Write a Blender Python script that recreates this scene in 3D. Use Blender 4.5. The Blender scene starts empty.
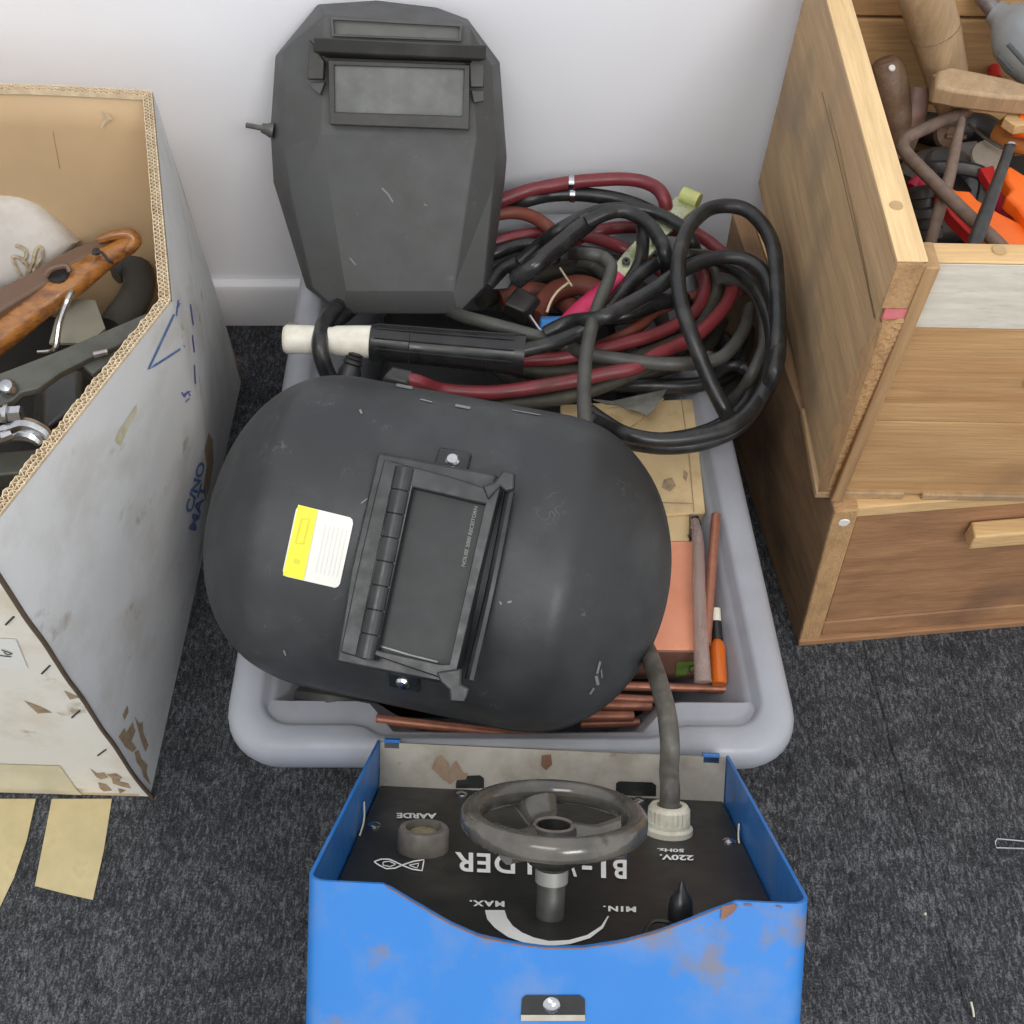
import bpy, bmesh, math, random
import numpy as np
from mathutils import Vector, Matrix
from mathutils.bvhtree import BVHTree
random.seed(7)
COL = bpy.context.scene.collection
# ------------------------------------------------------------------ camera solve
F = 1120.0; H = 1.1
dn = Vector((497-512, -(1307-512), -F)).normalized()
Zc = -dn; fw = Vector((0, 0, -1)); Yc = (fw - fw.dot(Zc)*Zc).normalized(); Xc = Yc.cross(Zc)
M = Matrix((Xc, Yc, Zc)); C0 = Vector((0, 0, H))
def ray(u, v): return M @ Vector((u-512, -(v-512), -F))
def P(u, v, z=0.0):
    d = ray(u, v); return C0 + d*((z-H)/d.z)
def PY(u, v, y):
    d = ray(u, v); return C0 + d*(y/d.y)
def proj(p):
    c = M.transposed() @ (Vector(p)-C0); return (512+F*c.x/-c.z, 512-F*c.y/-c.z)
class Fr:
    """a local frame: origin O, axes x,y,z"""
    def __init__(s, O, X, Y, Z=None):
        s.O = Vector(O); s.X = Vector(X).normalized()
        Y = Vector(Y); s.Y = (Y - Y.dot(s.X)*s.X).normalized()
        s.Z = s.X.cross(s.Y).normalized()
    def w(s, x, y=None, z=None):
        if y is None: x, y, z = x
        return s.O + s.X*x + s.Y*y + s.Z*z
    def hit(s, u, v, off=0.0, ax='z'):
        n = {'x': s.X, 'y': s.Y, 'z': s.Z}[ax]
        d = ray(u, v); p0 = s.O + n*off
        t = (p0-C0).dot(n)/d.dot(n); q = C0 + d*t - s.O
        return Vector((q.dot(s.X), q.dot(s.Y), q.dot(s.Z)))
    def at(s, u, v, off=0.0, ax='z'): return s.w(s.hit(u, v, off, ax))
    def mat(s):
        m = Matrix((s.X, s.Y, s.Z)).transposed().to_4x4(); m.translation = s.O; return m
WORLD = Fr((0, 0, 0), (1, 0, 0), (0, 1, 0))
# ------------------------------------------------------------------ materials
def mat(name, col, rough=0.6, metal=0.0, dirt=None, ds=20.0, amt=0.5, lo=0.45, hi=0.7, bump=0.0, bs=200.0,
        stretch=(1, 1, 1), var=0.12, spec=0.5, alpha=1.0, trans=0.0, coat=0.0, dirt2=None, ds2=60.0, lo2=.6, hi2=.7, rv=0.1):
    m = bpy.data.materials.new(name); m.use_nodes = True
    nt = m.node_tree; N = nt.nodes; L = nt.links
    b = N['Principled BSDF']
    tc = N.new('ShaderNodeTexCoord'); mp = N.new('ShaderNodeMapping')
    mp.inputs['Scale'].default_value = stretch; L.new(tc.outputs['Object'], mp.inputs['Vector'])
    def noise(s, det=6, r=0.6):
        n = N.new('ShaderNodeTexNoise'); n.inputs['Scale'].default_value = s; n.inputs['Detail'].default_value = det
        n.inputs['Roughness'].default_value = r; L.new(mp.outputs[0], n.inputs['Vector']); return n
    def ramp(src, a, bb, c0, c1):
        r = N.new('ShaderNodeValToRGB'); r.color_ramp.elements[0].position = a; r.color_ramp.elements[1].position = bb
        r.color_ramp.elements[0].color = c0; r.color_ramp.elements[1].color = c1; L.new(src, r.inputs[0]); return r
    c4 = lambda c: (c[0], c[1], c[2], 1)
    n1 = noise(ds*0.7+3)
    r1 = ramp(n1.outputs[0], .3, .7, c4([x*(1-var) for x in col]), c4([min(1, x*(1+var)) for x in col]))
    out = r1.outputs[0]
    def layer(prev, dc, scale, a, bb, am):
        n = noise(scale); r = ramp(n.outputs[0], a, bb, (0, 0, 0, 1), (am, am, am, 1))
        mx = N.new('ShaderNodeMix'); mx.data_type = 'RGBA'
        L.new(r.outputs[0], mx.inputs[0]); L.new(prev, mx.inputs[6]); mx.inputs[7].default_value = c4(dc); return mx.outputs[2]
    if dirt: out = layer(out, dirt, ds, lo, hi, amt)
    if dirt2: out = layer(out, dirt2, ds2, lo2, hi2, 0.8)
    L.new(out, b.inputs['Base Color'])
    nr = noise(ds*1.7+5)
    rr = ramp(nr.outputs[0], .3, .7, (max(0, rough-rv),)*3+(1,), (min(1, rough+rv),)*3+(1,)); L.new(rr.outputs[0], b.inputs['Roughness'])
    b.inputs['Metallic'].default_value = metal; b.inputs['Specular IOR Level'].default_value = spec
    b.inputs['Alpha'].default_value = alpha; b.inputs['Transmission Weight'].default_value = trans
    b.inputs['Coat Weight'].default_value = coat
    if bump > 0:
        nb = noise(bs, 4); bp = N.new('ShaderNodeBump'); bp.inputs['Strength'].default_value = bump; bp.inputs['Distance'].default_value = 0.002
        L.new(nb.outputs[0], bp.inputs['Height']); L.new(bp.outputs[0], b.inputs['Normal'])
    return m
def wood(name, col, dark, axis=0, grain=9.0, amt=0.6, rough=0.75, stain=None, sl=.55, sh=.7):
    st = [14, 14, 14]; st[axis] = 1.0
    m = mat(name, col, rough, dirt=dark, ds=grain*0.5, amt=amt, lo=.42, hi=.68, bump=.5, bs=12, stretch=st, var=.1)
    nt = m.node_tree; N = nt.nodes; L = nt.links; b = N['Principled BSDF']
    src = b.inputs['Base Color'].links[0].from_socket
    tc = [n for n in N if n.type == 'TEX_COORD'][0]
    # fine straight grain
    mp = N.new('ShaderNodeMapping'); s2 = [60, 60, 60]; s2[axis] = 2.0; mp.inputs['Scale'].default_value = s2; L.new(tc.outputs['Object'], mp.inputs[0])
    n = N.new('ShaderNodeTexNoise'); n.inputs['Scale'].default_value = 6; n.inputs['Detail'].default_value = 8; n.inputs['Roughness'].default_value = .75; L.new(mp.outputs[0], n.inputs[0])
    r = N.new('ShaderNodeValToRGB'); r.color_ramp.elements[0].position = .35; r.color_ramp.elements[1].position = .65
    r.color_ramp.elements[0].color = (.66, .60, .54, 1); r.color_ramp.elements[1].color = (1.08, 1.08, 1.08, 1); L.new(n.outputs[0], r.inputs[0])
    mx = N.new('ShaderNodeMix'); mx.data_type = 'RGBA'; mx.blend_type = 'MULTIPLY'; mx.inputs[0].default_value = .5
    L.new(src, mx.inputs[6]); L.new(r.outputs[0], mx.inputs[7]); out = mx.outputs[2]
    if stain:
        n3 = N.new('ShaderNodeTexNoise'); n3.inputs['Scale'].default_value = 9; n3.inputs['Detail'].default_value = 5; L.new(tc.outputs['Object'], n3.inputs[0])
        r3 = N.new('ShaderNodeValToRGB'); r3.color_ramp.elements[0].position = sl; r3.color_ramp.elements[1].position = sh; r3.color_ramp.elements[0].color = (0, 0, 0, 1); r3.color_ramp.elements[1].color = (.8, .8, .8, 1); L.new(n3.outputs[0], r3.inputs[0])
        m3 = N.new('ShaderNodeMix'); m3.data_type = 'RGBA'; L.new(r3.outputs[0], m3.inputs[0]); L.new(out, m3.inputs[6]); m3.inputs[7].default_value = (*stain, 1); out = m3.outputs[2]
    L.new(out, b.inputs['Base Color'])
    return m
def scratches(m, col=(.35, .35, .34), scale=60, amt=.14, th=.005):
    """thin pale scuff lines from the zero crossings of a stretched noise, broken up by a second one"""
    nt = m.node_tree; N = nt.nodes; L = nt.links; b = N['Principled BSDF']
    src = b.inputs['Base Color'].links[0].from_socket; tc = [n for n in N if n.type == 'TEX_COORD'][0]
    def nz(s, d=2):
        n = N.new('ShaderNodeTexNoise'); n.inputs['Scale'].default_value = s; n.inputs['Detail'].default_value = d; L.new(tc.outputs['Object'], n.inputs[0]); return n
    a = nz(scale); q = nz(scale*.6, 5)
    sub = N.new('ShaderNodeMath'); sub.operation = 'SUBTRACT'; L.new(a.outputs[0], sub.inputs[0]); sub.inputs[1].default_value = .5
    ab = N.new('ShaderNodeMath'); ab.operation = 'ABSOLUTE'; L.new(sub.outputs[0], ab.inputs[0])
    lt = N.new('ShaderNodeMath'); lt.operation = 'LESS_THAN'; L.new(ab.outputs[0], lt.inputs[0]); lt.inputs[1].default_value = th
    gt = N.new('ShaderNodeMapRange'); L.new(q.outputs[0], gt.inputs[0]); gt.inputs[1].default_value = .57; gt.inputs[2].default_value = .68; gt.inputs[4].default_value = amt
    mu = N.new('ShaderNodeMath'); mu.operation = 'MULTIPLY'; L.new(lt.outputs[0], mu.inputs[0]); L.new(gt.outputs[0], mu.inputs[1])
    mx = N.new('ShaderNodeMix'); mx.data_type = 'RGBA'; L.new(mu.outputs[0], mx.inputs[0]); L.new(src, mx.inputs[6]); mx.inputs[7].default_value = (*col, 1)
    L.new(mx.outputs[2], b.inputs['Base Color']); return m
def S(r, g, b):  # sRGB 0-255 -> linear
    f = lambda x: (x/255/12.92) if x/255 <= .04045 else ((x/255+.055)/1.055)**2.4
    return (f(r), f(g), f(b))
m_wall = mat('wall_paint', S(238, 239, 244), .6, ds=3, var=.015, bump=.1, bs=300)
m_base = mat('baseboard_paint', S(232, 233, 236), .35, ds=5, var=.02)
m_tub = mat('tub_plastic', S(152, 154, 161), .38, dirt=S(122, 121, 120), ds=14, amt=.35, var=.04, bump=.05, bs=150)
m_helm = scratches(mat('helmet_black', S(42, 44, 46), .5, dirt=S(74, 76, 77), ds=9, amt=.55, lo=.45, hi=.75, var=.12, bump=.08, bs=180, dirt2=S(88, 89, 88), ds2=70, lo2=.68, hi2=.78), amt=.14)
m_mask = scratches(mat('mask_grey', S(76, 77, 77), .6, dirt=S(62, 60, 56), ds=12, amt=.6, lo=.42, hi=.7, var=.08, bump=.1, bs=220, dirt2=S(112, 108, 98), ds2=40, lo2=.66, hi2=.8), amt=.16, col=(.3, .3, .28))
m_mask_d = mat('mask_dark', S(46, 45, 43), .5, dirt=S(76, 74, 70), ds=20, amt=.5)
m_lens = mat('mask_lens', S(92, 94, 92), .22, dirt=S(122, 123, 118), ds=25, amt=.5, spec=.6)
m_frame = mat('window_frame_black', S(28, 31, 33), .36, dirt=S(56, 59, 60), ds=40, amt=.5, var=.1)
m_helm_lens = mat('helmet_lens', S(38, 41, 42), .42, dirt=S(48, 50, 50), ds=30, amt=.4, rv=.03, spec=.35)
m_black = mat('black_plastic', S(26, 27, 28), .32, dirt=S(52, 52, 52), ds=30, amt=.4)
m_cable = mat('cable_black', S(31, 32, 33), .36, dirt=S(74, 74, 70), ds=40, amt=.5, lo=.46, hi=.72, var=.2, bump=.1)
m_cable_g = mat('cable_shiny', S(34, 35, 36), .25, dirt=S(70, 70, 66), ds=40, amt=.4)
m_olive = mat('cable_olive', S(58, 56, 47), .6, dirt=S(80, 76, 64), ds=50, amt=.5)
m_grey_cable = mat('cable_grey', S(74, 74, 70), .5, dirt=S(60, 58, 54), ds=50, amt=.7)
m_red = mat('hose_red', S(122, 46, 52), .4, dirt=S(74, 48, 46), ds=30, amt=.6, lo=.45, hi=.7)
m_rust = mat('hose_rust', S(126, 66, 52), .6, dirt=S(88, 60, 50), ds=40, amt=.6)
m_white = mat('white_plastic', S(226, 222, 208), .4, dirt=S(190, 182, 160), ds=40, amt=.5)
m_cream = mat('cream_plastic', S(218, 214, 194), .45, dirt=S(170, 162, 135), ds=60, amt=.5)
m_chrome = mat('chrome', S(190, 192, 195), .22, 1.0, dirt=S(90, 90, 90), ds=60, amt=.4)
m_steel = mat('dull_steel', S(110, 110, 108), .45, .7, dirt=S(70, 66, 60), ds=50, amt=.5)
m_steel_d = mat('dark_steel', S(62, 62, 62), .45, .5, dirt=S(90, 88, 84), ds=50, amt=.5)
m_barn = mat('painted_bar', S(92, 94, 88), .5, .2, dirt=S(64, 64, 60), ds=30, amt=.6)
m_iron = mat('rusty_iron', S(124, 106, 94), .7, .2, dirt=S(90, 74, 66), ds=70, amt=.6, bump=.3)
m_zinc = mat('yellow_zinc', S(198, 204, 176), .28, .65, dirt=S(180, 178, 96), ds=60, amt=.6)
m_zinc2 = mat('yellow_zinc_end', S(196, 200, 128), .4, .0, ds=60)
m_pink = mat('magenta_sleeve', S(208, 46, 96), .5, ds=40, dirt=S(150, 40, 70), amt=.4)
m_blue2 = mat('blue_wrap', S(50, 120, 190), .4, ds=60, dirt=S(120, 170, 220), amt=.5)
m_copper = mat('copper', S(158, 104, 82), .42, .45, dirt=S(104, 68, 56), ds=60, amt=.6)
m_salmon = mat('salmon_cardboard', S(222, 148, 116), .7, ds=20, dirt=S(206, 130, 100), amt=.4)
m_salmon_d = mat('brown_wrap', S(126, 92, 78), .35, ds=40, dirt=S(90, 62, 50), amt=.6)
m_green = mat('green_sticker', S(112, 138, 66), .5, ds=60)
m_orange_b = mat('orange_bottle', S(206, 100, 26), .3, ds=20)
m_cardb = mat('beige_cardboard', S(206, 180, 136), .8, ds=25, dirt=S(150, 126, 90), amt=.6, lo=.55, hi=.75)
m_film = mat('clear_film', S(178, 156, 148), .12, alpha=.5, ds=30, dirt=S(150, 110, 96), amt=.5)
m_foil = mat('foil_scrap', S(104, 104, 98), .35, .2, ds=60, dirt=S(140, 140, 134), amt=.6, bump=.4)
m_cart_in = mat('cardboard_inside', S(202, 175, 138), .8, ds=6, dirt=S(184, 156, 120), amt=.5, var=.05, bump=.1, bs=60)
m_cart_out = mat('carton_white', S(216, 216, 214), .55, ds=14, dirt=S(186, 182, 172), amt=.5, lo=.5, hi=.68, var=.03, bump=.25, bs=45, dirt2=S(150, 134, 108), ds2=13, lo2=.64, hi2=.74)
m_cart_front = mat('carton_white_front', S(222, 218, 206), .6, ds=12, dirt=S(200, 188, 162), amt=.7, lo=.48, hi=.66, var=.03, bump=.25, bs=45, dirt2=S(150, 132, 104), ds2=22, lo2=.62, hi2=.72)
m_flute = mat('corrugated_edge', S(216, 198, 168), .85, ds=90, dirt=S(186, 160, 124), amt=.6)
m_flute_d = mat('flute_shade_and_cut_edge', S(84, 70, 56), .9, ds=90)  # shade of the flute holes as a colour; also the seam's cut edge
m_ink = mat('blue_ink', S(84, 112, 162), .6, ds=80, dirt=S(140, 160, 190), amt=.5)
m_ink2 = mat('violet_ink', S(96, 98, 170), .6, ds=80)
m_tear = mat('torn_brown', S(160, 138, 110), .9, ds=140, dirt=S(112, 94, 74), amt=.7)
m_tape = mat('masking_tape', S(190, 175, 132), .6, ds=30, dirt=S(170, 152, 108), amt=.5, lo=.55, hi=.7, dirt2=S(160, 138, 96), ds2=38, lo2=.66, hi2=.74)
m_blue = mat('blue_paint', S(40, 114, 188), .38, ds=14, dirt=S(110, 128, 160), amt=.6, lo=.5, hi=.72, var=.04, dirt2=S(112, 108, 112), ds2=30, lo2=.6, hi2=.72)
m_blue_in = mat('blue_paint_side', S(50, 118, 190), .4, ds=10, dirt=S(86, 130, 190), amt=.4, var=.04)
m_bare = mat('primer_grey', S(178, 172, 160), .5, .15, ds=26, dirt=S(150, 142, 126), amt=.7, lo=.45, hi=.62, dirt2=S(136, 100, 78), ds2=30, lo2=.64, hi2=.7)
m_panel = mat('panel_black', S(34, 34, 33), .45, ds=14, dirt=S(70, 66, 58), amt=.6, lo=.5, hi=.75, dirt2=S(96, 92, 84), ds2=160, lo2=.7, hi2=.76)
m_print = mat('print_white', S(232, 232, 228), .5, ds=40)
m_wheel = mat('handwheel_plastic', S(62, 60, 57), .22, ds=24, dirt=S(100, 95, 86), amt=.6, lo=.42, hi=.62, dirt2=S(40, 38, 36), ds2=60, lo2=.62, hi2=.7, coat=.4)
m_hub = mat('hub_black', S(36, 35, 34), .35, ds=50, dirt=S(60, 58, 54), amt=.5)
m_sock = mat('socket_bakelite', S(104, 98, 90), .5, ds=60, dirt=S(60, 56, 50), amt=.6)
m_rustspot = mat('rust_spot', S(124, 88, 70), .8, ds=120, dirt=S(96, 60, 44), amt=.7)
m_glue = mat('old_glue', S(150, 128, 106), .4, ds=120, dirt=S(140, 104, 80), amt=.7)
m_yel = mat('sticker_yellow', S(228, 220, 60), .5, ds=60, var=.03)
m_stw = mat('sticker_white', S(220, 219, 212), .5, ds=60, var=.02)
m_fade = mat('faded_print', S(210, 210, 203), .6, ds=60, var=.02)
m_fade2 = mat('faded_print_yellow', S(206, 200, 66), .6, ds=60, var=.02)
m_lenstext = mat('lens_print', S(124, 124, 118), .5, ds=60)
m_or = mat('orange_plastic', S(250, 112, 28), .4, ds=30, dirt=S(222, 92, 24), amt=.4)
m_rd = mat('red_plastic', S(196, 44, 44), .5, ds=40, dirt=S(130, 34, 34), amt=.5)
m_mag = mat('magenta_rubber', S(196, 46, 78), .6, ds=60, dirt=S(110, 30, 50), amt=.6)
m_grey_p = mat('machine_grey', S(140, 146, 150), .4, ds=20, dirt=S(112, 114, 114), amt=.5)
m_disc = mat('grey_disc', S(150, 142, 128), .6, ds=60, dirt=S(118, 110, 96), amt=.5)
m_whitegear = mat('white_soiled', S(206, 202, 197), .6, ds=14, dirt=S(172, 158, 142), amt=.7, lo=.44, hi=.64, dirt2=S(150, 132, 110), ds2=40, lo2=.64, hi2=.74, bump=.2, bs=50)
m_rope = mat('crusted_cord', S(190, 176, 150), .9, ds=120, dirt=S(110, 90, 70), amt=.8, bump=.5)
m_stock = mat('varnished_wood', S(170, 112, 52), .3, ds=9, dirt=S(100, 60, 32), amt=.8, lo=.42, hi=.62, stretch=(4, 9, 14), coat=.5)
m_stock_d = mat('brown_flat', S(112, 90, 76), .4, ds=9, dirt=S(90, 70, 58), amt=.5)
m_darkbox = mat('dark_grey_box', S(66, 70, 72), .4, ds=12, dirt=S(90, 94, 96), amt=.6)
m_card = mat('grey_card', S(136, 134, 120), .8, ds=30)
m_dark = mat('dark_clutter', S(30, 30, 30), .7, ds=30)
w_side = wood('wood_side', S(188, 156, 118), S(156, 126, 92), 1, amt=.6, stain=S(150, 128, 104), sl=.5, sh=.7)
w_side2 = wood('wood_side_low', S(180, 150, 112), S(148, 122, 90), 1, amt=.6, stain=S(134, 116, 92), sl=.5, sh=.7)
w_top = wood('wood_sawn_pale', S(226, 196, 148), S(208, 174, 124), 1, amt=.5, rough=.8)
w_front = wood('wood_front', S(188, 150, 104), S(166, 122, 76), 0, amt=.7, stain=S(146, 112, 78), sl=.56, sh=.74)
w_front2 = wood('wood_front_low', S(164, 122, 86), S(134, 96, 66), 0, amt=.7, stain=S(112, 82, 62), sl=.54, sh=.74)
w_side_d = wood('wood_side_dark', S(156, 124, 92), S(120, 92, 66), 1, amt=.7, stain=S(92, 72, 54), sl=.5, sh=.7)
w_end = mat('wood_end_grain', S(186, 148, 104), .9, ds=60, dirt=S(144, 106, 76), amt=.6, bump=1.0, bs=400, stretch=(1, 1, .5))
w_in = wood('wood_inside', S(190, 152, 104), S(158, 120, 80), 0, amt=.6)
w_inner_y = wood('wood_inside_side', S(170, 134, 94), S(138, 106, 72), 1, amt=.6)
w_batten = wood('wood_batten', S(212, 178, 128), S(186, 148, 98), 0, amt=.5)
w_handle = wood('wood_handle', S(182, 156, 122), S(150, 124, 92), 2, amt=.5, rough=.55)
w_handle_b = wood('wood_handle_brown', S(122, 98, 78), S(94, 72, 58), 1, amt=.5, rough=.5)
w_plank = mat('whitewashed', S(206, 200, 186), .7, ds=30, dirt=S(170, 156, 134), amt=.6, stretch=(1, 6, 6), lo=.55, hi=.75, bump=.2)
w_mauve = mat('handle_mauve', S(140, 110, 100), .5, ds=30, dirt=S(104, 78, 70), amt=.6)
m_lrust = mat('lens_highlight', S(200, 200, 200), .3)
# ------------------------------------------------------------------ mesh building
class MB:
    def __init__(s): s.v = []; s.f = []; s.m = []
    def add(s, vs, fs, mi=0):
        o = len(s.v); s.v += [Vector(v) for v in vs]; s.f += [[i+o for i in f] for f in fs]; s.m += [mi]*len(fs); return s
    def hexa(s, b, t, mi=0):   # 4 bottom pts, 4 top pts, same winding
        return s.add(list(b)+list(t), [[3, 2, 1, 0], [4, 5, 6, 7], [0, 1, 5, 4], [1, 2, 6, 5], [2, 3, 7, 6], [3, 0, 4, 7]], mi)
    def box(s, fr, x0, x1, y0, y1, z0, z1, mi=0):
        c = [(x0, y0), (x1, y0), (x1, y1), (x0, y1)]
        return s.hexa([fr.w(x, y, z0) for x, y in c], [fr.w(x, y, z1) for x, y in c], mi)
    def prism(s, poly, vec, mi=0):
        n = len(poly); vec = Vector(vec); a = [Vector(p) for p in poly]; b = [p+vec for p in a]
        return s.add(a+b, [list(range(n))[::-1], [n+i for i in range(n)]]+[[i, (i+1) % n, n+(i+1) % n, n+i] for i in range(n)], mi)
    def loft(s, rings, cap=True, closed=True, mi=0):
        n = len(rings[0]); vs = [p for r in rings for p in r]; fs = []
        for k in range(len(rings)-1):
            for i in range(n if closed else n-1):
                j = (i+1) % n; fs.append([k*n+i, k*n+j, (k+1)*n+j, (k+1)*n+i])
        if cap: fs.append(list(range(n))[::-1]); fs.append([(len(rings)-1)*n+i for i in range(n)])
        return s.add(vs, fs, mi)
    def lathe(s, prof, O, ax, n=24, mi=0, xr=None, cap=True):
        ax = Vector(ax).normalized(); r0 = Vector(xr) if xr else (Vector((1, 0, 0)) if abs(ax.x) < .9 else Vector((0, 1, 0)))
        a = (r0-r0.dot(ax)*ax).normalized(); b = ax.cross(a); O = Vector(O)
        return s.loft([[O+ax*h+(a*math.cos(t)+b*math.sin(t))*max(r, 1e-5) for t in [2*math.pi*i/n for i in range(n)]] for r, h in prof], cap, True, mi)
    def tube(s, pts, r, n=10, mi=0, sub=6, flat=None):
        pts = [Vector(p) for p in pts]
        if sub > 1 and len(pts) > 2:
            q = []; rr = []
            for i in range(len(pts)-1):
                p0 = pts[max(i-1, 0)]; p1 = pts[i]; p2 = pts[i+1]; p3 = pts[min(i+2, len(pts)-1)]
                for k in range(sub):
                    t = k/sub
                    q.append(.5*((2*p1)+(p2-p0)*t+(2*p0-5*p1+4*p2-p3)*t*t+(3*p1-p0-3*p2+p3)*t**3))
                    if isinstance(r, (list, tuple)): rr.append(r[i]*(1-t)+r[i+1]*t)
            q.append(pts[-1]); 
            if isinstance(r, (list, tuple)): rr.append(r[-1])
            pts = q
            if rr: r = rr
        if not isinstance(r, (list, tuple)): r = [r]*len(pts)
        rings = []; up = None
        for i, p in enumerate(pts):
            t = (pts[min(i+1, len(pts)-1)]-pts[max(i-1, 0)]).normalized()
            if up is None:
                up = Vector((0, 0, 1)) if abs(t.z) < .9 else Vector((0, 1, 0))
            up = (up-up.dot(t)*t).normalized(); sd = t.cross(up)
            fx, fy = flat or (1, 1)
            rings.append([p+(sd*math.cos(a)*fx+up*math.sin(a)*fy)*r[i] for a in [2*math.pi*k/n for k in range(n)]])
        return s.loft(rings, True, True, mi)
    def grid(s, fn, nu, nv, mi=0, closed_u=False):
        vs = [fn(i/nu, j/nv) for i in range(nu+1) for j in range(nv+1)]
        fs = [[i*(nv+1)+j, (i+1)*(nv+1)+j, (i+1)*(nv+1)+j+1, i*(nv+1)+j+1] for i in range(nu) for j in range(nv)]
        return s.add(vs, fs, mi)
    def bvh(s): return BVHTree.FromPolygons([tuple(v) for v in s.v], s.f)
def mw(o):
    m = o.matrix_basis.copy(); return mw(o.parent) @ m if o.parent else m
def obj(name, mb, ms, parent=None, smooth=35, bevel=0, seg=2, solid=0, subd=0, merge=True, label=None, so=-1):
    me = bpy.data.meshes.new(name); o = bpy.data.objects.new(name, me); COL.objects.link(o)
    vs = mb.v
    if parent: 
        o.parent = parent; inv = mw(parent).inverted(); vs = [inv @ v for v in vs]
    else:
        c = sum(vs, Vector())/len(vs); c.z = min(v.z for v in vs); o.location = c; vs = [v-c for v in vs]
    me.from_pydata([tuple(v) for v in vs], [], mb.f)
    for m in (ms if isinstance(ms, (list, tuple)) else [ms]): me.materials.append(m)
    for p, i in zip(me.polygons, mb.m): p.material_index = i
    bm = bmesh.new(); bm.from_mesh(me)
    if merge: bmesh.ops.remove_doubles(bm, verts=bm.verts, dist=1e-5)
    bmesh.ops.recalc_face_normals(bm, faces=bm.faces); bm.to_mesh(me); bm.free()
    if smooth is not None:
        me.shade_smooth(); me.set_sharp_from_angle(angle=math.radians(smooth))
    if solid: 
        md = o.modifiers.new('solid', 'SOLIDIFY'); md.thickness = solid; md.offset = so
    if bevel:
        md = o.modifiers.new('bevel', 'BEVEL'); md.width = bevel; md.segments = seg; md.limit_method = 'ANGLE'; md.angle_limit = math.radians(30); md.harden_normals = False
    if subd: md = o.modifiers.new('sub', 'SUBSURF'); md.levels = subd; md.render_levels = subd
    if label: o['label'] = label
    return o
def obj_each(name, mb, ms, parent=None, **k):
    """every separate piece of mb becomes a part of its own"""
    par = list(range(len(mb.v)))
    def find(a):
        while par[a] != a: par[a] = par[par[a]]; a = par[a]
        return a
    for f in mb.f:
        for i in f[1:]: par[find(i)] = find(f[0])
    groups = {}
    for f in mb.f: groups.setdefault(find(f[0]), []).append(f)
    for fs in groups.values():
        ids = sorted({i for f in fs for i in f}); mp = {a: b for b, a in enumerate(ids)}
        m2 = MB(); m2.add([mb.v[i] for i in ids], [[mp[i] for i in f] for f in fs]); o = obj(name, m2, ms, parent, **k)
    return o
def tag(o, label, cat, group=None, kind=None):
    o['label'] = label; o['category'] = cat
    if group: o['group'] = group
    if kind: o['kind'] = kind
    return o
def thing(name, label, cat, fr_or_loc, group=None):
    o = bpy.data.objects.new(name, None); COL.objects.link(o); o.empty_display_size = .05
    if isinstance(fr_or_loc, Fr): o.matrix_world = fr_or_loc.mat()
    else: o.location = Vector(fr_or_loc)
    return tag(o, label, cat, group)
def struct(name, mb, m, **k):
    o = obj(name, mb, m, **k); o['kind'] = 'structure'; return o
# surface projectors: pixel -> (point, normal), used to lay printed marks onto real surfaces
def on_bvh(bv):
    def f(u, v):
        d = ray(u, v).normalized(); p, n, i, t = bv.ray_cast(C0, d)
        if p is None:      # ray grazes past the edge: take the nearest surface point
            bd = 9
            for k in range(60):
                r = bv.find_nearest(C0+d*(.5+k*.015))
                if r[0] is not None and r[3] < bd: bd = r[3]; p, n = r[0], r[1]
        if n.dot(d) > 0: n = -n
        return p, n
    return f
def on_plane(fr, off=0.0, ax='z'):
    n = {'x': fr.X, 'y': fr.Y, 'z': fr.Z}[ax]
    def f(u, v):
        p = fr.at(u, v, off, ax); d = ray(u, v); return p, (n if n.dot(d) < 0 else -n)
    return f
def lift(pr, u, v, e):
    r = pr(u, v)
    if r is None: r = pr(u+2, v) or pr(u-2, v) or pr(u, v-2)
    return r[0]+r[1]*e
def mark_quad(mb, pr, c, e=.0006, nu=8, nv=8, mi=0, rnd=0.0):
    """c: four pixel corners; a thin printed patch following the surface"""
    c = [Vector(p) for p in c]
    def g(a, b):
        if rnd:   # rounded corners
            x = 2*a-1; y = 2*b-1; k = 1-rnd
            if abs(x) > k and abs(y) > k:
                dx = (abs(x)-k)/rnd; dy = (abs(y)-k)/rnd; l = max(1, math.hypot(dx, dy)/max(dx, dy, 1e-6)*1.0) if max(dx, dy) > 0 else 1
                x = math.copysign(k+dx/l*rnd, x); y = math.copysign(k+dy/l*rnd, y)
            a = (x+1)/2; b = (y+1)/2
        p = (c[0]*(1-a)+c[1]*a)*(1-b)+(c[3]*(1-a)+c[2]*a)*b
        return lift(pr, p.x, p.y, e)
    mb.grid(g, nu, nv, mi); return mb
def mark_poly(mb, pr, pts, e=.0006, mi=0):
    mb.add([lift(pr, u, v, e) for u, v in pts], [list(range(len(pts)))], mi); return mb
def mark_line(mb, pr, pts, w=1.0, e=.0006, mi=0, sub=3):
    q = []
    for a, b in zip(pts[:-1], pts[1:]):
        for k in range(sub): q.append((a[0]+(b[0]-a[0])*k/sub, a[1]+(b[1]-a[1])*k/sub))
    q.append(pts[-1]); L = []; R = []
    for i, p in enumerate(q):
        a = q[max(i-1, 0)]; b = q[min(i+1, len(q)-1)]; d = Vector((b[0]-a[0], b[1]-a[1])); d = d.normalized() if d.length else Vector((1, 0))
        L.append(lift(pr, p[0]-d.y*w/2, p[1]+d.x*w/2, e)); R.append(lift(pr, p[0]+d.y*w/2, p[1]-d.x*w/2, e))
    n = len(q); mb.add(L+R, [[i, i+1, n+i+1, n+i] for i in range(n-1)], mi); return mb
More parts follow.
